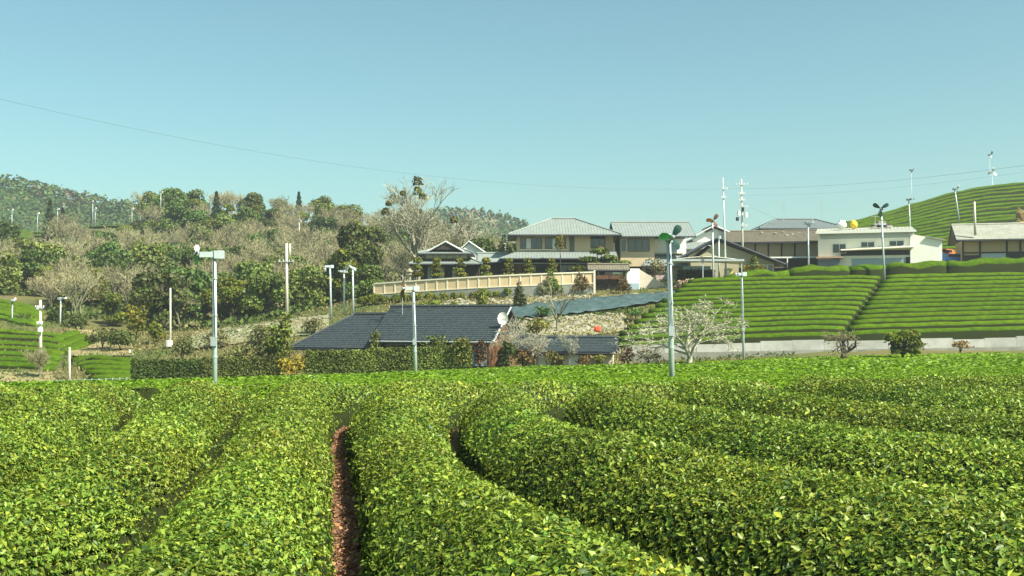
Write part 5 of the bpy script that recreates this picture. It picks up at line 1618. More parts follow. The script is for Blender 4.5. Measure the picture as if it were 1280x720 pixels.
# ---- banks of pale stones
def stone_bank(regions, label, n, seed, size=(.25, .55)):
    r = np.random.default_rng(seed)
    m = MB(); rr = random.Random(seed); random.seed(seed)
    for (x0, x1, ytop, ybot, slope) in regions:
        for _ in range(n):
            px = r.uniform(x0, x1); py = r.uniform(ytop, ybot) + slope * (px - x0)
            g_ = cast(px, py)
            if g_ is None: continue
            s = r.uniform(*size)
            m.ball((g_.x, g_.y, g_.z + s * .15), s * r.uniform(.8, 1.5), s, s * r.uniform(.5, .8), 6, 4, .22)
    o = m.build('stone_bank', stone_pale, None); o['kind'] = 'stuff'; o['label'] = label
stone_bank([(655, 780, 400, 420, -.06)], 'pale dry-stone bank below the shade net', 330, 1, (.15, .42))
stone_bank([(555, 742, 378, 390, -.045)], 'pale boulders on the bank under the terrace wall', 170, 2, (.2, .5))
stone_bank([(250, 405, 416, 430, -.13)], 'pale bare rocky bank behind the long hedge', 55, 3, (.2, .5))
# sandy bank sheets under the stones and gate forecourt
def sheet(name, rows_px, label, material, lift=.12):
    V = []; 
    for row in rows_px:
        for (a, b) in row:
            g_ = cast(a, b); V.append((g_.x, g_.y, g_.z + lift))
    w_ = len(rows_px[0]); h_ = len(rows_px)
    Fq = [(j * w_ + i, j * w_ + i + 1, (j + 1) * w_ + i + 1, (j + 1) * w_ + i) for j in range(h_ - 1) for i in range(w_ - 1)]
    tag(link(name, np_mesh(name, V, Fq, smooth=True), material), label, kind='structure')
sand = mat('sandy_bank', (.36, .31, .19), rough=.95, col2=(.17, .18, .07), scale=.3, bump=.6, bscale=3)
sheet('bank', [[(x, y - .047 * (x - 555) + 1.2 * math.sin(x * .2 + y)) for x in range(555, 850, 12)] for y in (392, 388, 384, 380)], 'sandy bank under the terrace wall', sand)
sheet('bank', [[(x, y - .10 * (x - 640)) for x in range(640, 790, 10)] for y in (430, 422, 414, 406)], 'stony bank below the shade net', sand)
sheet('bank', [[(x, y - .13 * (x - 240) + 1.0 * math.sin(x * .3)) for x in range(240, 412, 9)] for y in (438, 432, 426, 420, 416)], 'bare pale bank behind the long hedge', mat('pale_bank', (.34, .30, .19), rough=.95, col2=(.15, .165, .06), scale=.35, bump=.6, bscale=3))
dry = mat('dry_bank', (.34, .26, .13), rough=.95, col2=(.17, .17, .06), scale=.35, bump=.6, bscale=3)
sheet('bank', [[(x, y + .02 * x) for x in range(-60, 75, 9)] for y in (484, 478, 472, 466)], 'dry grassy bank at the edge of the field', dry)
sheet('bank', [[(x, y) for x in range(88, 175, 8)] for y in (446, 436, 424, 414)], 'dry slope below the wood', dry)
# ------------------------------------------------------------------ hedges, garden plants
def leaf_hedge(name, px0, px1, yb, yt, D0, D1, depth, label, base, seed, n, size=.2, material=None):
    a = at(px0, yb(px0), D0); b = at(px1, yb(px1), D1)
    root = empty(name, (a + b) / 2); tag(root, label, 'hedge')
    d = (b - a); L = math.hypot(d.x, d.y); ex = Vector((d.x / L, d.y / L, 0)); ey = Vector((-ex.y, ex.x, 0))
    ns = max(4, int(L / 1.0))
    Hs = []
    for i in range(ns + 1):
        t = i / ns; px = px0 + (px1 - px0) * t
        Dm = D0 + (D1 - D0) * t
        Hs.append(at(px, yt(px), Dm).z - at(px, yb(px), Dm).z)
    m = MB(); vs = []; 
    for i in range(ns + 1):
        t = i / ns; c0 = a + d * t - root.location; h = Hs[i] - .1
        for (u, v) in ((-.44, -.4), (-.44, h * .85), (-.36, h * .98), (.36, h * .98), (.44, h * .85), (.44, -.4)):
            vs.append(c0 + ey * u * depth + Vector((0, 0, v)))
    fs = [(i * 6 + k, (i + 1) * 6 + k, (i + 1) * 6 + k + 1, i * 6 + k + 1) for i in range(ns) for k in range(5)]
    fs += [(0, 1, 2, 3, 4, 5), tuple(ns * 6 + k for k in (5, 4, 3, 2, 1, 0))]
    m.add(vs, fs); m.build('hedge_body', mat('hedge_core', (.02, .03, .01), rough=.95), root)
    r = np.random.default_rng(seed)
    t = r.random(n); f = r.random(n); hN = np.interp(t, np.linspace(0, 1, ns + 1), Hs)
    A = np.array(a - root.location); Dv = np.array(d); EX, EY = np.array(ex), np.array(ey)
    c0 = A + t[:, None] * Dv
    front = f < .62
    off = np.where(front, -.5 * depth, (r.random(n) - .5) * depth)
    z = np.where(front, r.random(n) * hN, hN)
    endc = f > .93
    side = np.where(r.random(n) < .5, 0.0, 1.0)
    c0 = np.where(endc[:, None], A + side[:, None] * Dv, c0); z = np.where(endc, r.random(n) * hN, z); off = np.where(endc, (r.random(n) - .5) * depth, off)
    p = c0 + EY * off[:, None] + np.stack([0 * z, 0 * z, z], 1)
    nr = np.where(front[:, None], -EY, np.array([[0, 0, 1.0]])); nr = np.where(endc[:, None], EX * (side[:, None] * 2 - 1), nr)
    nr = nr + r.normal(0, .4, (n, 3)); nr /= np.linalg.norm(nr, axis=1, keepdims=True)
    p = p + nr * r.uniform(-.05, .1, (n, 1)) + .06 * np.stack([np.zeros(n), np.zeros(n), np.sin(t * 60) + np.sin(t * 37 + 1)], 1) * (z > hN * .8)[:, None]
    Ls = size * r.uniform(.6, 1.4, n)
    V, T, kk = leaves_np(p, nr, Ls, Ls * .36, up=(0, .6), five=False)
    tone = 1 + .35 * noise2(t * L, z * 2, seed, 3, .8)
    c = np.array([base]) * r.uniform(.6, 1.4, (n, 1)) * tone[:, None]
    o = link('foliage', np_mesh('foliage', V, T, np.repeat(c, kk, 0)), material or hedge_leaf, root); o['kind'] = 'stuff'
    return root
leaf_hedge('clipped_hedge', 166, 252, lambda x: 481 - (x - 166) * .03, lambda x: 451, 100, 100.5, 1.2, 'dark glossy clipped hedge at the corner by the mesh fence', (.05, .08, .02), 1, 4200)
leaf_hedge('clipped_hedge', 253, 352, lambda x: 477 - (x - 253) * .05, lambda x: 449 - (x - 253) * .02, 100.5, 101, 1.2, 'looser pale green clipped hedge between dark hedge and yellow bush', (.085, .105, .03), 2, 4600)
leaf_hedge('clipped_hedge', 384, 471, lambda x: 472 - (x - 384) * .06, lambda x: 440 - (x - 384) * .015, 101, 101, 1.2, 'neat square clipped hedge in front of the dark-roofed farmhouse', (.10, .135, .032), 3, 5200)
leaf_hedge('clipped_hedge', 472, 588, lambda x: 468 - (x - 472) * .06, lambda x: 437 - (x - 472) * .035, 101, 100.5, 1.2, 'long clipped hedge ending at the round bush by the farmhouse', (.10, .135, .032), 4, 6400)
leaf_hedge('clipped_hedge', 848, 892, lambda x: 356, lambda x: 338.5, 152, 152, 1.6, 'dark evergreen hedge under the carport beside the orange fan', (.03, .045, .014), 5, 1600, .3)
leaf_hedge('garden_hedge', 925, 955, lambda x: 352, lambda x: 333, 152.5, 152.5, 1.6, 'yellow-green loose hedge at the corner of the tan gabled house', (.15, .14, .03), 6, 1300, .3)
def bush(px, py, D_, w, h, label, base, n=700, size=.2, material=None, name='round_bush', cat='bush', lobes=6):
    r = random.Random(int(px * 7 + py))
    root = empty(name, at(px, py, D_)); tag(root, label, cat)
    lb = [(r.uniform(-.3, .3) * w, r.uniform(-.25, .25) * w, h * r.uniform(.15, .75), w * .28, w * .28, h * .22) for _ in range(lobes + 3)] + [(0, 0, h * .42, w * .42, w * .4, h * .46)]
    V, T, c = crown_np(n, lb, size, int(px + py), base)
    m = MB()
    for q in range(4): m.tube([(0, 0, -.3), (r.uniform(-.2, .2) * w, r.uniform(-.2, .2) * w, h * .6)], [.05, .015], 4)
    m.build('stem', bark_dark, root)
    link('foliage', np_mesh('foliage', V, T, c), material or hedge_leaf, root)
    return root
bush(575, 459, 100, 2.2, 3.0, 'large rounded bush closing the end of the long hedge', (.11, .125, .03), 900, .18)
bush(367, 472, 100.5, 2.6, 2.3, 'bush with bright yellow blossom in the gap of the hedges', (.30, .24, .02), 700, .2, leaf_mat('yellow_blossom', rough=.6, trans=.25))
bush(350, 472, 103, 2.0, 6.4, 'tall narrow feathery green conifer behind the yellow bush', (.085, .12, .02), 1300, .28, name='garden_conifer', cat='tree', lobes=9)
bush(338, 472, 105, 2.6, 4.2, 'loose green shrub beside the feathery conifer', (.085, .11, .035), 800, .25)
bush(305, 470, 106, 4.0, 3.6, 'sprawling pale green shrub behind the hedge', (.10, .115, .045), 1000, .26)
bush(392, 418, 134, 3.0, 2.0, 'low grey-green shrub at the upper end of the pale bank', (.11, .12, .05), 500, .25)
bush(325, 428, 128, 3.4, 2.2, 'spreading olive shrub in the middle of the pale bank', (.10, .115, .04), 600, .25)
bush(270, 440, 128, 3.6, 2.6, 'grey-green willow-like shrub by the pale bank', (.12, .13, .07), 800, .26)
bush(228, 448, 118, 2.4, 2.8, 'thin green shrub behind the dark hedge corner', (.07, .09, .03), 500, .24)
bush(468, 462, 104.5, 1.1, 3.8, 'small upright green conifer before the farmhouse wall', (.09, .12, .02), 500, .2, name='garden_conifer', cat='tree')
bush(545, 455, 104, 3.0, 2.9, 'spreading garden pine before the farmhouse windows', (.07, .10, .025), 600, .24)
bush(502, 458, 104, 2.4, 2.0, 'low shrub between hedge and farmhouse', (.07, .09, .025), 400, .22)
bush(634, 458, 102, 2.0, 2.6, 'dark leafy bush below the pale plum tree', (.05, .08, .02), 700, .2)
bush(655, 458, 102, 2.2, 1.8, 'rust-brown low shrub at the corner of the shed', (.10, .07, .03), 500, .2)
bush(600, 458, 102, 1.6, 2.6, 'russet shrub at the doorway of the farmhouse', (.09, .055, .025), 450, .2)
bush(748, 457, 101.2, 1.2, 1.2, 'small yellow-green shrub against the shed wall', (.13, .14, .03), 250, .18)
bush(690, 457, 101.2, 2.0, 1.5, 'low mixed shrub before the shed panels', (.11, .11, .04), 350, .18)
bush(730, 457, 101.2, 1.5, 1.0, 'tiny reddish shrub before the shed panels', (.12, .09, .045), 250, .18)
bush(785, 456, 103, 1.6, 1.7, 'dark reddish shrub beside the shed gable', (.10, .05, .03), 450, .18)
bush(672, 420, 114, 2.6, 2.0, 'bright yellow-green shrub on the stony bank behind the farmhouse', (.15, .16, .03), 500, .22)
bush(640, 412, 118, 2.4, 1.6, 'dark green low shrub at the farmhouse gable', (.06, .09, .02), 450, .22)
bush(678, 395, 128, 2.0, 1.2, 'green tuft at the lower edge of the shade net', (.06, .13, .03), 350, .22)
bush(795, 396, 128, 2.0, 1.2, 'green tuft at the upper end of the stony bank', (.07, .14, .03), 350, .22)
bush(1145, 438, 106, 2.2, .9, 'low weeds at the foot of the concrete wall', (.12, .13, .05), 300, .18)
bush(1200, 437, 106, 2.0, .9, 'dry grass tuft at the foot of the concrete wall', (.22, .16, .07), 300, .18)
bush(740, 442, 106, 1.6, 1.1, 'low green weeds behind the shed roof', (.12, .13, .04), 250, .18)
bush(810, 452, 104, 2.4, 1.2, 'low brown-green scrub at the start of the concrete wall', (.10, .09, .04), 400, .18)
bush(1275, 283, 200, 1.6, 3.6, 'pale blossoming small tree on the hill behind the barn', (.40, .34, .20), 500, .3, name='blossom_tree', cat='tree')
bush(650, 390, 136, 1.6, 4.0, 'dark leaning garden tree above the farmhouse ridge', (.04, .055, .02), 600, .25, name='garden_tree', cat='tree')
bush(940, 349, 152, 1.5, 3.6, 'small palm-like bush by the tan gabled house', (.10, .14, .03), 400, .3)
bush(820, 349, 156, 3.4, 3.2, 'grey bare-twigged shrub between gate and garage', (.17, .16, .10), 500, .25)
bush(630, 340, 172, 2.0, 5.4, 'narrow dark conifer left of the large house', (.05, .07, .03), 600, .35, name='garden_conifer', cat='tree')
for i, px in enumerate((852, 862, 872, 882)):
    bush(px, 364, 147, 1.8, 1.7, 'tuft of pale dry pampas grass under the carport hedge', (.42, .35, .22), 350, .3, leaf_mat('dry_grass', rough=.8, trans=.2), name='grass_tuft', cat='grass')['group'] = 'dry grass tufts under the carport hedge'
bush(170, 424, 150, 3.0, 5.0, 'palm-like tree with yellow fronds at the edge of the wood', (.09, .115, .02), 700, .4, gold_leaf, name='leafy_tree', cat='tree')
bush(196, 430, 140, 2.0, 3.0, 'small palm with yellow fronds beside the pole with the pale box', (.09, .115, .02), 450, .32, gold_leaf, name='leafy_tree', cat='tree')
for px, py, D_, w_, lbl in ((128, 434, 136, 4.5, 'dark low bush at the dry bank'), (152, 436, 134, 4.0, 'long dark bush behind the tea patch'), (95, 412, 156, 4.0, 'rounded bush above the curling tea rows'), (70, 408, 160, 3.0, 'bush at the pole above the valley terrace'), (28, 412, 156, 4.0, 'brown-green bush by the parked pale car')):
    bush(px, py, D_, w_, 2.4, lbl, (.05, .075, .02), 700, .3)
limb, tv, tq = branch_tree(601, 6.5, 0.5, 6, .07, (3, 4), .8, .12, .016, 7)
t5 = empty('bare_tree', at(50, 472, 112)); tag(t5, 'thin multi-stemmed bare tree around the pole with the white box', 'tree'); limb.build('trunk', bark_grey, t5, True); link('crown', np_mesh('crown', tv, tq), mat('twig_olive2', (.26, .24, .12), rough=.9), t5)

# ------------------------------------------------------------------ poles and frost fans
pole_mat = mat('pole_galvanised', (.46, .52, .52), rough=.5, var=.12, scale=3, metal=.25)
pole_conc = mat('pole_concrete', (.52, .49, .40), rough=.85, var=.12, scale=3)
green_paint = mat('blade_green', (.05, .30, .09), rough=.4, var=.15)
dark_and_shaded_paint = mat('blade_dark_and_shaded', (.012, .05, .035), rough=.4, var=.15)  # dark blades, and the shade put into the colour of turned green blades
orange_paint = mat('blade_orange', (.62, .20, .05), rough=.45, var=.1)
brown_paint = mat('blade_brown', (.12, .05, .03), rough=.5)
def blade_mesh(L, w):
    m = MB(); n_ = 7; top, bot = [], []
    for i in range(n_):
        t = i / (n_ - 1)
        ww = w * (0.30 + 0.9 * math.sin(t * 2.45) ** .8) if t < .98 else w * .45
        a = .75 - .35 * t
        c = Vector((0, 0, L * (.10 + .9 * t)))
        dx = Vector((math.cos(a), math.sin(a), 0)) * ww
        bow = Vector((0, .10 * L * math.sin(t * 3.1), 0))
        top += [c - dx * .55 + bow, c + dx * .75 + bow]
    vs = top + [p + Vector((0, .02, 0)) for p in top]
    k = len(top); fs = []
    for i in range(n_ - 1):
        fs += [(2 * i, 2 * i + 1, 2 * i + 3, 2 * i + 2), (k + 2 * i, k + 2 * i + 2, k + 2 * i + 3, k + 2 * i + 1), (2 * i, 2 * i + 2, k + 2 * i + 2, k + 2 * i), (2 * i + 1, k + 2 * i + 1, k + 2 * i + 3, 2 * i + 3)]
    fs += [(0, k, k + 1, 1), (k - 2, k - 1, 2 * k - 1, 2 * k - 2)]
    m.add(vs, fs); return m
def fan_pole(px0, py0, px1, py1, D_, label, blades, heading, r=.11, arm=.75, spin=0.0, group=None, size=.55, body=None, sink=1.2, tilt=0.0):
    """pole from its visible foot to its head; fan head pointing along heading (degrees, 0 = towards the camera)"""
    b = at(px0, py0, D_); t = at(px1, py1, D_)
    root = empty('frost_fan', (b.x, b.y, b.z - sink)); tag(root, label, 'frost fan', group)
    h = t.z - b.z + sink
    lean = (t.x - b.x)
    m = MB(); m.tube([(0, 0, 0), (lean * .5, 0, h * .5), (lean, 0, h)], [r * 1.1, r, r * .85], 12); m.build('pole', pole_mat, root, True)
    for zz in (.35, .62, .86):
        m = MB(); m.tube([(lean * zz, 0, h * zz - .05), (lean * zz, 0, h * zz + .05)], [r * 1.2, r * 1.2], 12); m.build('collar', metal_grey, root)
    if D_ < 110:
        zb = h * .42; xb = lean * .42
        m = MB(); m.box(xb - .13, xb + .13, -r - .16, -r * .9, zb, zb + .42); m.build('control_box', metal_grey, root)
        m = MB(); m.tube([(xb + .05, -r - .03, zb + .42), (lean * .7 + .03, -r - .02, h * .7), (lean, -r, h - .05)], [.016] * 3, 5); m.build('cable', mat('rubber', (.02, .02, .02), rough=.8), root)
    hd = math.radians(heading)
    f = Vector((math.sin(hd), -math.cos(hd), tilt)).normalized()
    top = Vector((lean, 0, h + .1))
    side = Vector((math.cos(hd), math.sin(hd), 0))
    m = MB()
    s_, u_ = side * .15, Vector((0, 0, .15))
    for (k0, k1, sc) in ((-.45, .0, 1.25), (.0, arm * .7, .85)):
        a0, a1 = top + f * k0, top + f * k1
        m.add([a0 - s_ * sc - u_ * sc, a0 + s_ * sc - u_ * sc, a0 + s_ * sc + u_ * sc, a0 - s_ * sc + u_ * sc, a1 - s_ * sc - u_ * sc, a1 + s_ * sc - u_ * sc, a1 + s_ * sc + u_ * sc, a1 - s_ * sc + u_ * sc], [(0, 3, 2, 1), (4, 5, 6, 7), (0, 1, 5, 4), (1, 2, 6, 5), (2, 3, 7, 6), (3, 0, 4, 7)])
    m.build('motor_housing', body or pole_mat, root)
    hub = top + f * (arm * .7 + .08)
    m = MB(); m.tube([top + f * arm * .6, hub + f * .12, hub + f * .2], [.09, .09, .03], 10); hb = m.build('hub', metal_grey, root)
    M_ = Matrix((side, f, Vector((0, 0, 1)))).transposed().to_4x4()
    for i, bm_ in enumerate(blades):
        o = blade_mesh(size, size * .36).build('blade', bm_, root)
        o.matrix_local = Matrix.Translation(hub) @ M_ @ Matrix.Rotation(math.radians(spin + i * 360 / len(blades)), 4, 'Y')
    return root
fan_pole(269, 481, 268, 321, 51, 'galvanised frost fan pole with green blades behind the near tea rows', [green_paint, white_paint, dark_and_shaded_paint], -80, arm=.95, spin=200)
fan_pole(840.5, 473, 836, 300, 49, 'frost fan pole with green blades, one coloured lit, two coloured shaded, beside the white bare tree', [dark_and_shaded_paint, dark_and_shaded_paint, green_paint], 12, arm=.5, spin=30, size=.62, r=.12)  # blades turned differently; their lit and shaded looks are put into the paint
fan_pole(520, 461, 516.5, 362, 84, 'frost fan pole with small brown blades in front of the terrace wall', [brown_paint, brown_paint], -75, r=.13, arm=.9, spin=20, size=.8)
fan_pole(892, 357, 890.5, 277, 146, 'fan pole with orange and brown blades beside the carport', [orange_paint, brown_paint, brown_paint], 5, r=.12, spin=270, size=1.0, arm=.6, body=brown_paint)
fan_pole(1106, 346, 1101.5, 262, 141.5, 'tall fan pole with dark blades before the cream building', [dark_and_shaded_paint, dark_and_shaded_paint, dark_and_shaded_paint], -25, r=.12, spin=60, size=1.1, arm=.7, body=dark_and_shaded_paint)
fan_pole(1011, 341, 1010, 280, 150, 'fan pole with dark green head before the brown-roofed house', [dark_and_shaded_paint, dark_and_shaded_paint], 40, r=.11, spin=45, size=.8, arm=.6)
fan_pole(930, 448, 927, 344, 104, 'slim fan pole with white head on the tea slope', [white_paint, brown_paint], -80, r=.11, spin=100, size=.6, arm=.6)
fan_pole(414, 393, 412.5, 334, 142, 'fan pole with dark head, nearest the bare-tree side of the three', [dark_and_shaded_paint, white_paint], -60, r=.13, spin=0, size=.7, sink=.6)
fan_pole(430.5, 390, 430, 340, 144, 'middle pole of the three fan poles behind the dark roof', [white_paint, white_paint], -90, r=.12, spin=90, size=.4, sink=.6)
fan_pole(441.5, 389, 441, 336, 143, 'fan pole with slanting head nearest the terrace wall', [pole_mat, pole_mat], -60, r=.13, spin=40, size=.8, sink=.6, tilt=.5)
fan_pole(15, 412, 15.5, 377, 155, 'thin fan pole beside the parked pale car', [white_paint, dark_and_shaded_paint], 40, r=.1, spin=30, size=.5, sink=.5)
fan_pole(75, 411, 76, 374, 158, 'thin fan pole above the valley terrace', [white_paint, dark_and_shaded_paint], 70, r=.11, spin=70, size=.5, sink=.5)
fan_pole(1199, 272, 1193.5, 237, 215, 'fan pole on the tea hill, standing clear on the slope', [dark_and_shaded_paint, dark_and_shaded_paint], 30, r=.14, spin=20, size=.8, sink=.8)
fan_pole(1138.5, 300, 1136, 250, 200, 'fan pole on the tea hill behind the cream annex', [dark_and_shaded_paint, dark_and_shaded_paint], 30, r=.13, spin=80, size=.7, sink=.8)
for i, (px, pt, pb, D_, lbl) in enumerate(((15, 264, 283, 335, 'thin pole on the ridge at the edge of the small tea field'), (47, 268, 280, 335, 'short fan pole above the small ridge tea field'), (72, 262, 275, 345, 'short fan pole between the ridge tea fields'), (80, 259, 291, 335, 'ridge pole with pale boxes between the tea fields'), (116, 253, 272, 350, 'pale fan pole on the long ridge tea field'), (119, 262, 272, 352, 'low fan pole close to the pale one on the ridge'), (165, 262, 272, 355, 'short fan pole near the end of the ridge field'), (176, 256, 273, 350, 'thin pole at the wood end of the ridge field'), (201, 240, 256, 318, 'pale pole among the treetops of the wooded hill'), (374, 276, 304, 270, 'slim pale pole rising from the bare wood'))):
    fan_pole(px, pb, px, pt, D_, lbl, [metal_grey, white_paint], 60, r=.10, spin=35 * i, size=.6, sink=3.0, arm=.4)
fan_pole(1140, 255, 1139, 213, 270, 'dark-headed fan pole rising beyond the crest of the tea hill', [dark_and_shaded_paint, dark_and_shaded_paint], 30, r=.05, spin=45, size=.9, sink=8)
fan_pole(1238, 236, 1237, 194, 275, 'thin fan pole with dark tip on the crest of the tea hill', [dark_and_shaded_paint, white_paint], 20, r=.05, spin=10, size=.9, sink=8)
fan_pole(1242, 236, 1240, 216, 268, 'fan with white head on the crest of the tea hill', [white_paint, white_paint, white_paint], -10, r=.07, spin=10, size=1.2, sink=8)
fan_pole(1200, 256, 1078.5 + 0 * 1, 241, 262, 'x', [dark_and_shaded_paint], 0) if False else None

def utility_pole(px0, py0, px1, py1, D_, label, arms=(), boxes=(), r=.15, sink=1.0, double=False, material=None, insul=True):
    b = at(px0, py0, D_); t = at(px1, py1, D_)
    root = empty('utility_pole', (b.x, b.y, b.z - sink)); tag(root, label, 'utility pole')
    h = t.z - b.z + sink; lean = t.x - b.x; k = D_ / F
    m = MB(); m.tube([(0, 0, 0), (lean, 0, h)], [r * 1.15, r * .8], 10); m.build('pole', material or pole_conc, root, True)
    if double:
        m = MB(); m.tube([(lean + .45, .1, h * .82), (lean + .45, .1, h * .995)], [r * .8, r * .8], 8); m.build('side_pole', material or pole_conc, root, True)
    for (py, half, off) in arms:
        z = at(px0, py, D_).z - root.location.z; x = lean * z / h + off
        arm_ = MB(); arm_.box(x - half, x + half, -r - .1, -r, z - .05, z + .05); o = arm_.build('crossarm', metal_grey, root)
        if insul:
            for q in (-.9, -.4, .4, .9):
                m = MB(); m.tube([(x + q * half, -r - .05, z + .05), (x + q * half, -r - .05, z + .22), (x + q * half, -r - .05, z + .26)], [.05, .07, .03], 6); m.build('insulator', white_paint, o)
    for (dx, py, w_, hh, mm) in boxes:
        z = at(px0, py, D_).z - root.location.z; x = lean * z / h + dx
        m = MB(); m.tube([(x, -r - w_ * .5, z - hh / 2), (x, -r - w_ * .5, z + hh / 2)], [w_ * .5, w_ * .5], 10); m.build('transformer', mm, root)
    return root
utility_pole(359, 395, 358, 304, 150, 'concrete utility pole with twin top and crossarm in front of the wood', arms=((327, 1.0, 0),), r=.2, double=True)
utility_pole(51, 470, 50.5, 375, 113, 'pale utility pole with white box standing by the dry bank', arms=((385, .45, 0), (405, .3, 0)), boxes=((.15, 412, .55, .45, white_paint), (-.2, 385, .3, .3, metal_grey)), r=.16)
utility_pole(213, 434, 213, 360, 132, 'slim pole with pale box at its foot before the wood', boxes=((0, 429, .85, .75, cap_mat),), r=.12, arms=())
utility_pole(87, 477, 87, 434, 112, 'short concrete post by the mesh fence', r=.12)
utility_pole(162, 448, 162, 437, 130, 'low concrete post behind the tea patch', r=.12)
utility_pole(908, 352, 903.5, 222, 150, 'tall slender lattice-tipped mast beside the carport', arms=((237, .35, .2), (248, .3, 0)), r=.11, material=pole_mat)
utility_pole(929, 335, 926.5, 224, 160, 'utility pole crowded with transformers above the brown roof', arms=((231, .9, 0), (243, .5, 0), (251, .4, 0), (259, .6, .3), (283, .5, .2)), boxes=((-.55, 267, .45, .7, white_paint), (.5, 269, .45, .7, white_paint), (-.75, 274, .45, .5, fascia_dark), (.1, 262, .35, .6, fascia_dark)), r=.14)
utility_pole(1219, 285, 1218, 252, 150, 'short concrete pole behind the barn roof', r=.16)
utility_pole(899, 352, 898.5, 295, 152, 'grey signal post with box head beside the carport', boxes=((0, 297, .5, .4, metal_grey),), r=.11, material=pole_mat)
utility_pole(631, 345, 631, 304, 175, 'slim white stone lantern post left of the large house', r=.22, material=white_paint)

def antenna(px, py, D_, h, label, n=4, w=.8):
    root = empty('antenna', at(px, py, D_)); tag(root, label, 'antenna')
    m = MB(); m.tube([(0, 0, -.3), (0, 0, h)], [.035, .025], 5); m.build('mast', metal_grey, root)
    for i in range(n):
        z = h * (.5 + .48 * i / n)
        m = MB(); m.tube([(-w * .5, 0, z), (w * .5, 0, z)], [.02, .02], 4)
        for q in (-.4, -.15, .1, .35): m.tube([(q * w, -.3, z), (q * w, .3, z)], [.012, .012], 4)
        m.build('crossbar', metal_grey, root)
antenna(503, 393, 110, 4.0, 'thin television antenna on the dark farmhouse roof', 3, 1.2)
antenna(979, 276, 184, 3.4, 'television antenna on the dark hipped roof, near its slope end', 4, 1.0)
antenna(1027, 275, 184, 3.6, 'television antenna on the dark hipped roof, above the fan pole', 4, 1.4)
antenna(1094, 284, 155, 3.0, 'small antenna on the cream building', 3, 1.2)

# ------------------------------------------------------------------ wires
def wire(pts, label, r=.018, name='power_line'):
    m = MB(); m.tube(pts, r, 5)
    o = m.build(name, mat('wire_dark', (.10, .11, .12), rough=.6))
    return tag(o, label, 'power line')
def wire_px(keys, label, D0, D1, r):
    kx = [k_[0] for k_ in keys]; px = np.linspace(kx[0], kx[-1], 60)
    c = np.polyfit(kx, [k_[1] for k_ in keys], min(len(keys) - 1, 3))
    D_ = np.linspace(D0, D1, 60)
    wire([tuple(at(a, np.polyval(c, a), d_)) for a, d_ in zip(px, D_)], label, r)
wire_px([(-120, 95), (0, 122), (180, 163), (360, 198), (530, 219), (700, 232), (925, 236)], 'long sagging power line crossing the sky above the wood', 75, 160, .011)
wire_px([(925, 236), (1050, 231), (1180, 219), (1280, 207), (1400, 190)], 'power line running from the crowded pole over the tea hill', 160, 120, .013)
wire_px([(925, 244), (1040, 241), (1180, 228), (1290, 214)], 'lower thin power line over the tea hill', 160, 125, .007)
wire_px([(926, 252), (1015, 290), (1025, 293)], 'service line from the crowded pole to the cream building', 160, 150, .010)

# ------------------------------------------------------------------ mesh fence at the field's corner
fence = empty('mesh_fence', at(115, 486, 104)); tag(fence, 'pale green wire mesh fence at the corner of the field', 'fence')
fm = mat('fence_green', (.42, .52, .46), rough=.6, var=.1)
fp = [at(62 + 105 * i / 12, 488 - .03 * (105 * i / 12), 106 - .25 * i) - fence.location for i in range(13)]
for i, p_ in enumerate(fp):
    m = MB(); m.tube([p_ + Vector((0, 0, -.4)), p_ + Vector((0, 0, 1.0))], [.045, .045], 6); m.build('post', fm, fence)
    if i < 12:
        q_ = fp[i + 1]; m = MB()
        for z in np.linspace(.1, .92, 6): m.tube([p_ + Vector((0, 0, z)), q_ + Vector((0, 0, z))], [.014, .014], 4, caps=False)
        for t in np.linspace(.1, .9, 6): s_ = p_.lerp(q_, t); m.tube([s_ + Vector((0, 0, .08)), s_ + Vector((0, 0, .95))], [.012, .012], 4, caps=False)
        m.build('mesh_panel', fm, fence)
# red cloth on the stony bank
rc = empty('red_sheet', at(747, 414, 121)); tag(rc, 'crumpled red sheet lying on the stony bank', 'tarpaulin')
m = MB(); m.ball((0, 0, .25), .45, .3, .32, 9, 6, .2); m.build('cloth', mat('red_cloth', (.75, .10, .03), rough=.7), rc)
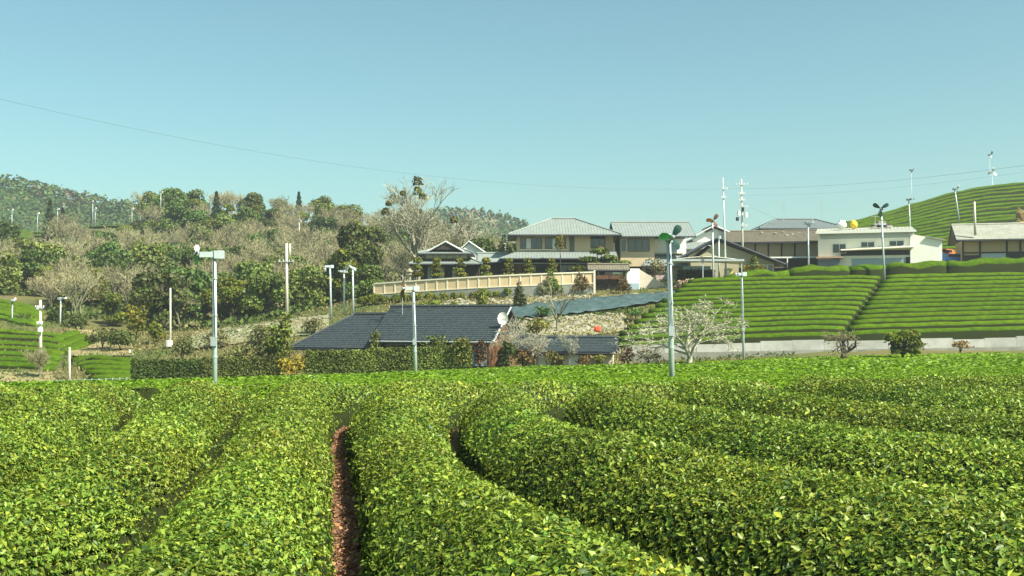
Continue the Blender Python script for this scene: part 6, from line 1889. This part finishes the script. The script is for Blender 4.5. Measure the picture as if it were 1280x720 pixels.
# stone lantern at the terrace wall's end
sl = empty('stone_lantern', at(512, 352, 154.5)); tag(sl, 'pale stone lantern behind the end of the terrace wall', 'lantern')
m = MB(); m.tube([(0, 0, -.3), (0, 0, .2), (0, 0, .9)], [.35, .2, .18], 8); m.build('shaft', stone_pale, sl); m = MB(); m.box(-.3, .3, -.3, .3, .9, 1.35); m.build('light_box', stone_pale, sl); m = MB(); m.tube([(0, 0, 1.35), (0, 0, 1.5), (0, 0, 1.9)], [.55, .5, .05], 6); m.build('cap', stone_pale, sl)

# ------------------------------------------------------------------ grass on open banks
n = 34000
yy = rng.uniform(101, 160, n); xx = rng.uniform(-.5, .26, n) * yy
yy[26000:] = rng.uniform(112, 146, n - 26000); xx[26000:] = rng.uniform(-.06, .11, n - 26000) * yy[26000:]
zz = Hn(xx, yy)
nr = rng.normal(0, .3, (n, 3)) + np.array([0, 0, 1]); nr /= np.linalg.norm(nr, axis=1, keepdims=True)
L = rng.uniform(.25, .6, n)
Vv, T, kk = leaves_np(np.stack([xx, yy, zz + .14], 1), nr, L, L * .16, up=(.5, .95), five=False)
g_ = noise2(xx, yy, 63, 3, .2)[:, None]
c = np.where(g_ > 0.1, np.array([[.10, .15, .03]]), np.array([[.25, .22, .09]])) * rng.uniform(.6, 1.3, (n, 1))
tag(link('rough_grass', np_mesh('rough_grass', Vv, T, np.repeat(c, kk, 0)), leaf_mat('grass', rough=.7, trans=.25, spec=.15)), 'rough green and straw-coloured grass on the open banks', kind='stuff')

# ------------------------------------------------------------------ air: thin spring haze round the whole place
hz = MB(); hz.box(-1450, 1450, -520, 1650, -14, 95)
hm = bpy.data.materials.new('haze'); hm.use_nodes = True
hn = hm.node_tree; hn.nodes.remove(hn.nodes['Principled BSDF'])
pvz = hn.nodes.new('ShaderNodeVolumePrincipled')
pvz.inputs['Color'].default_value = (.86, .95, .98, 1)
pvz.inputs['Density'].default_value = 0.00030
pvz.inputs['Anisotropy'].default_value = 0.2
hn.links.new(pvz.outputs[0], hn.nodes['Material Output'].inputs['Volume'])
tag(hz.build('haze', hm), 'thin pale spring haze filling the valley air', kind='stuff')
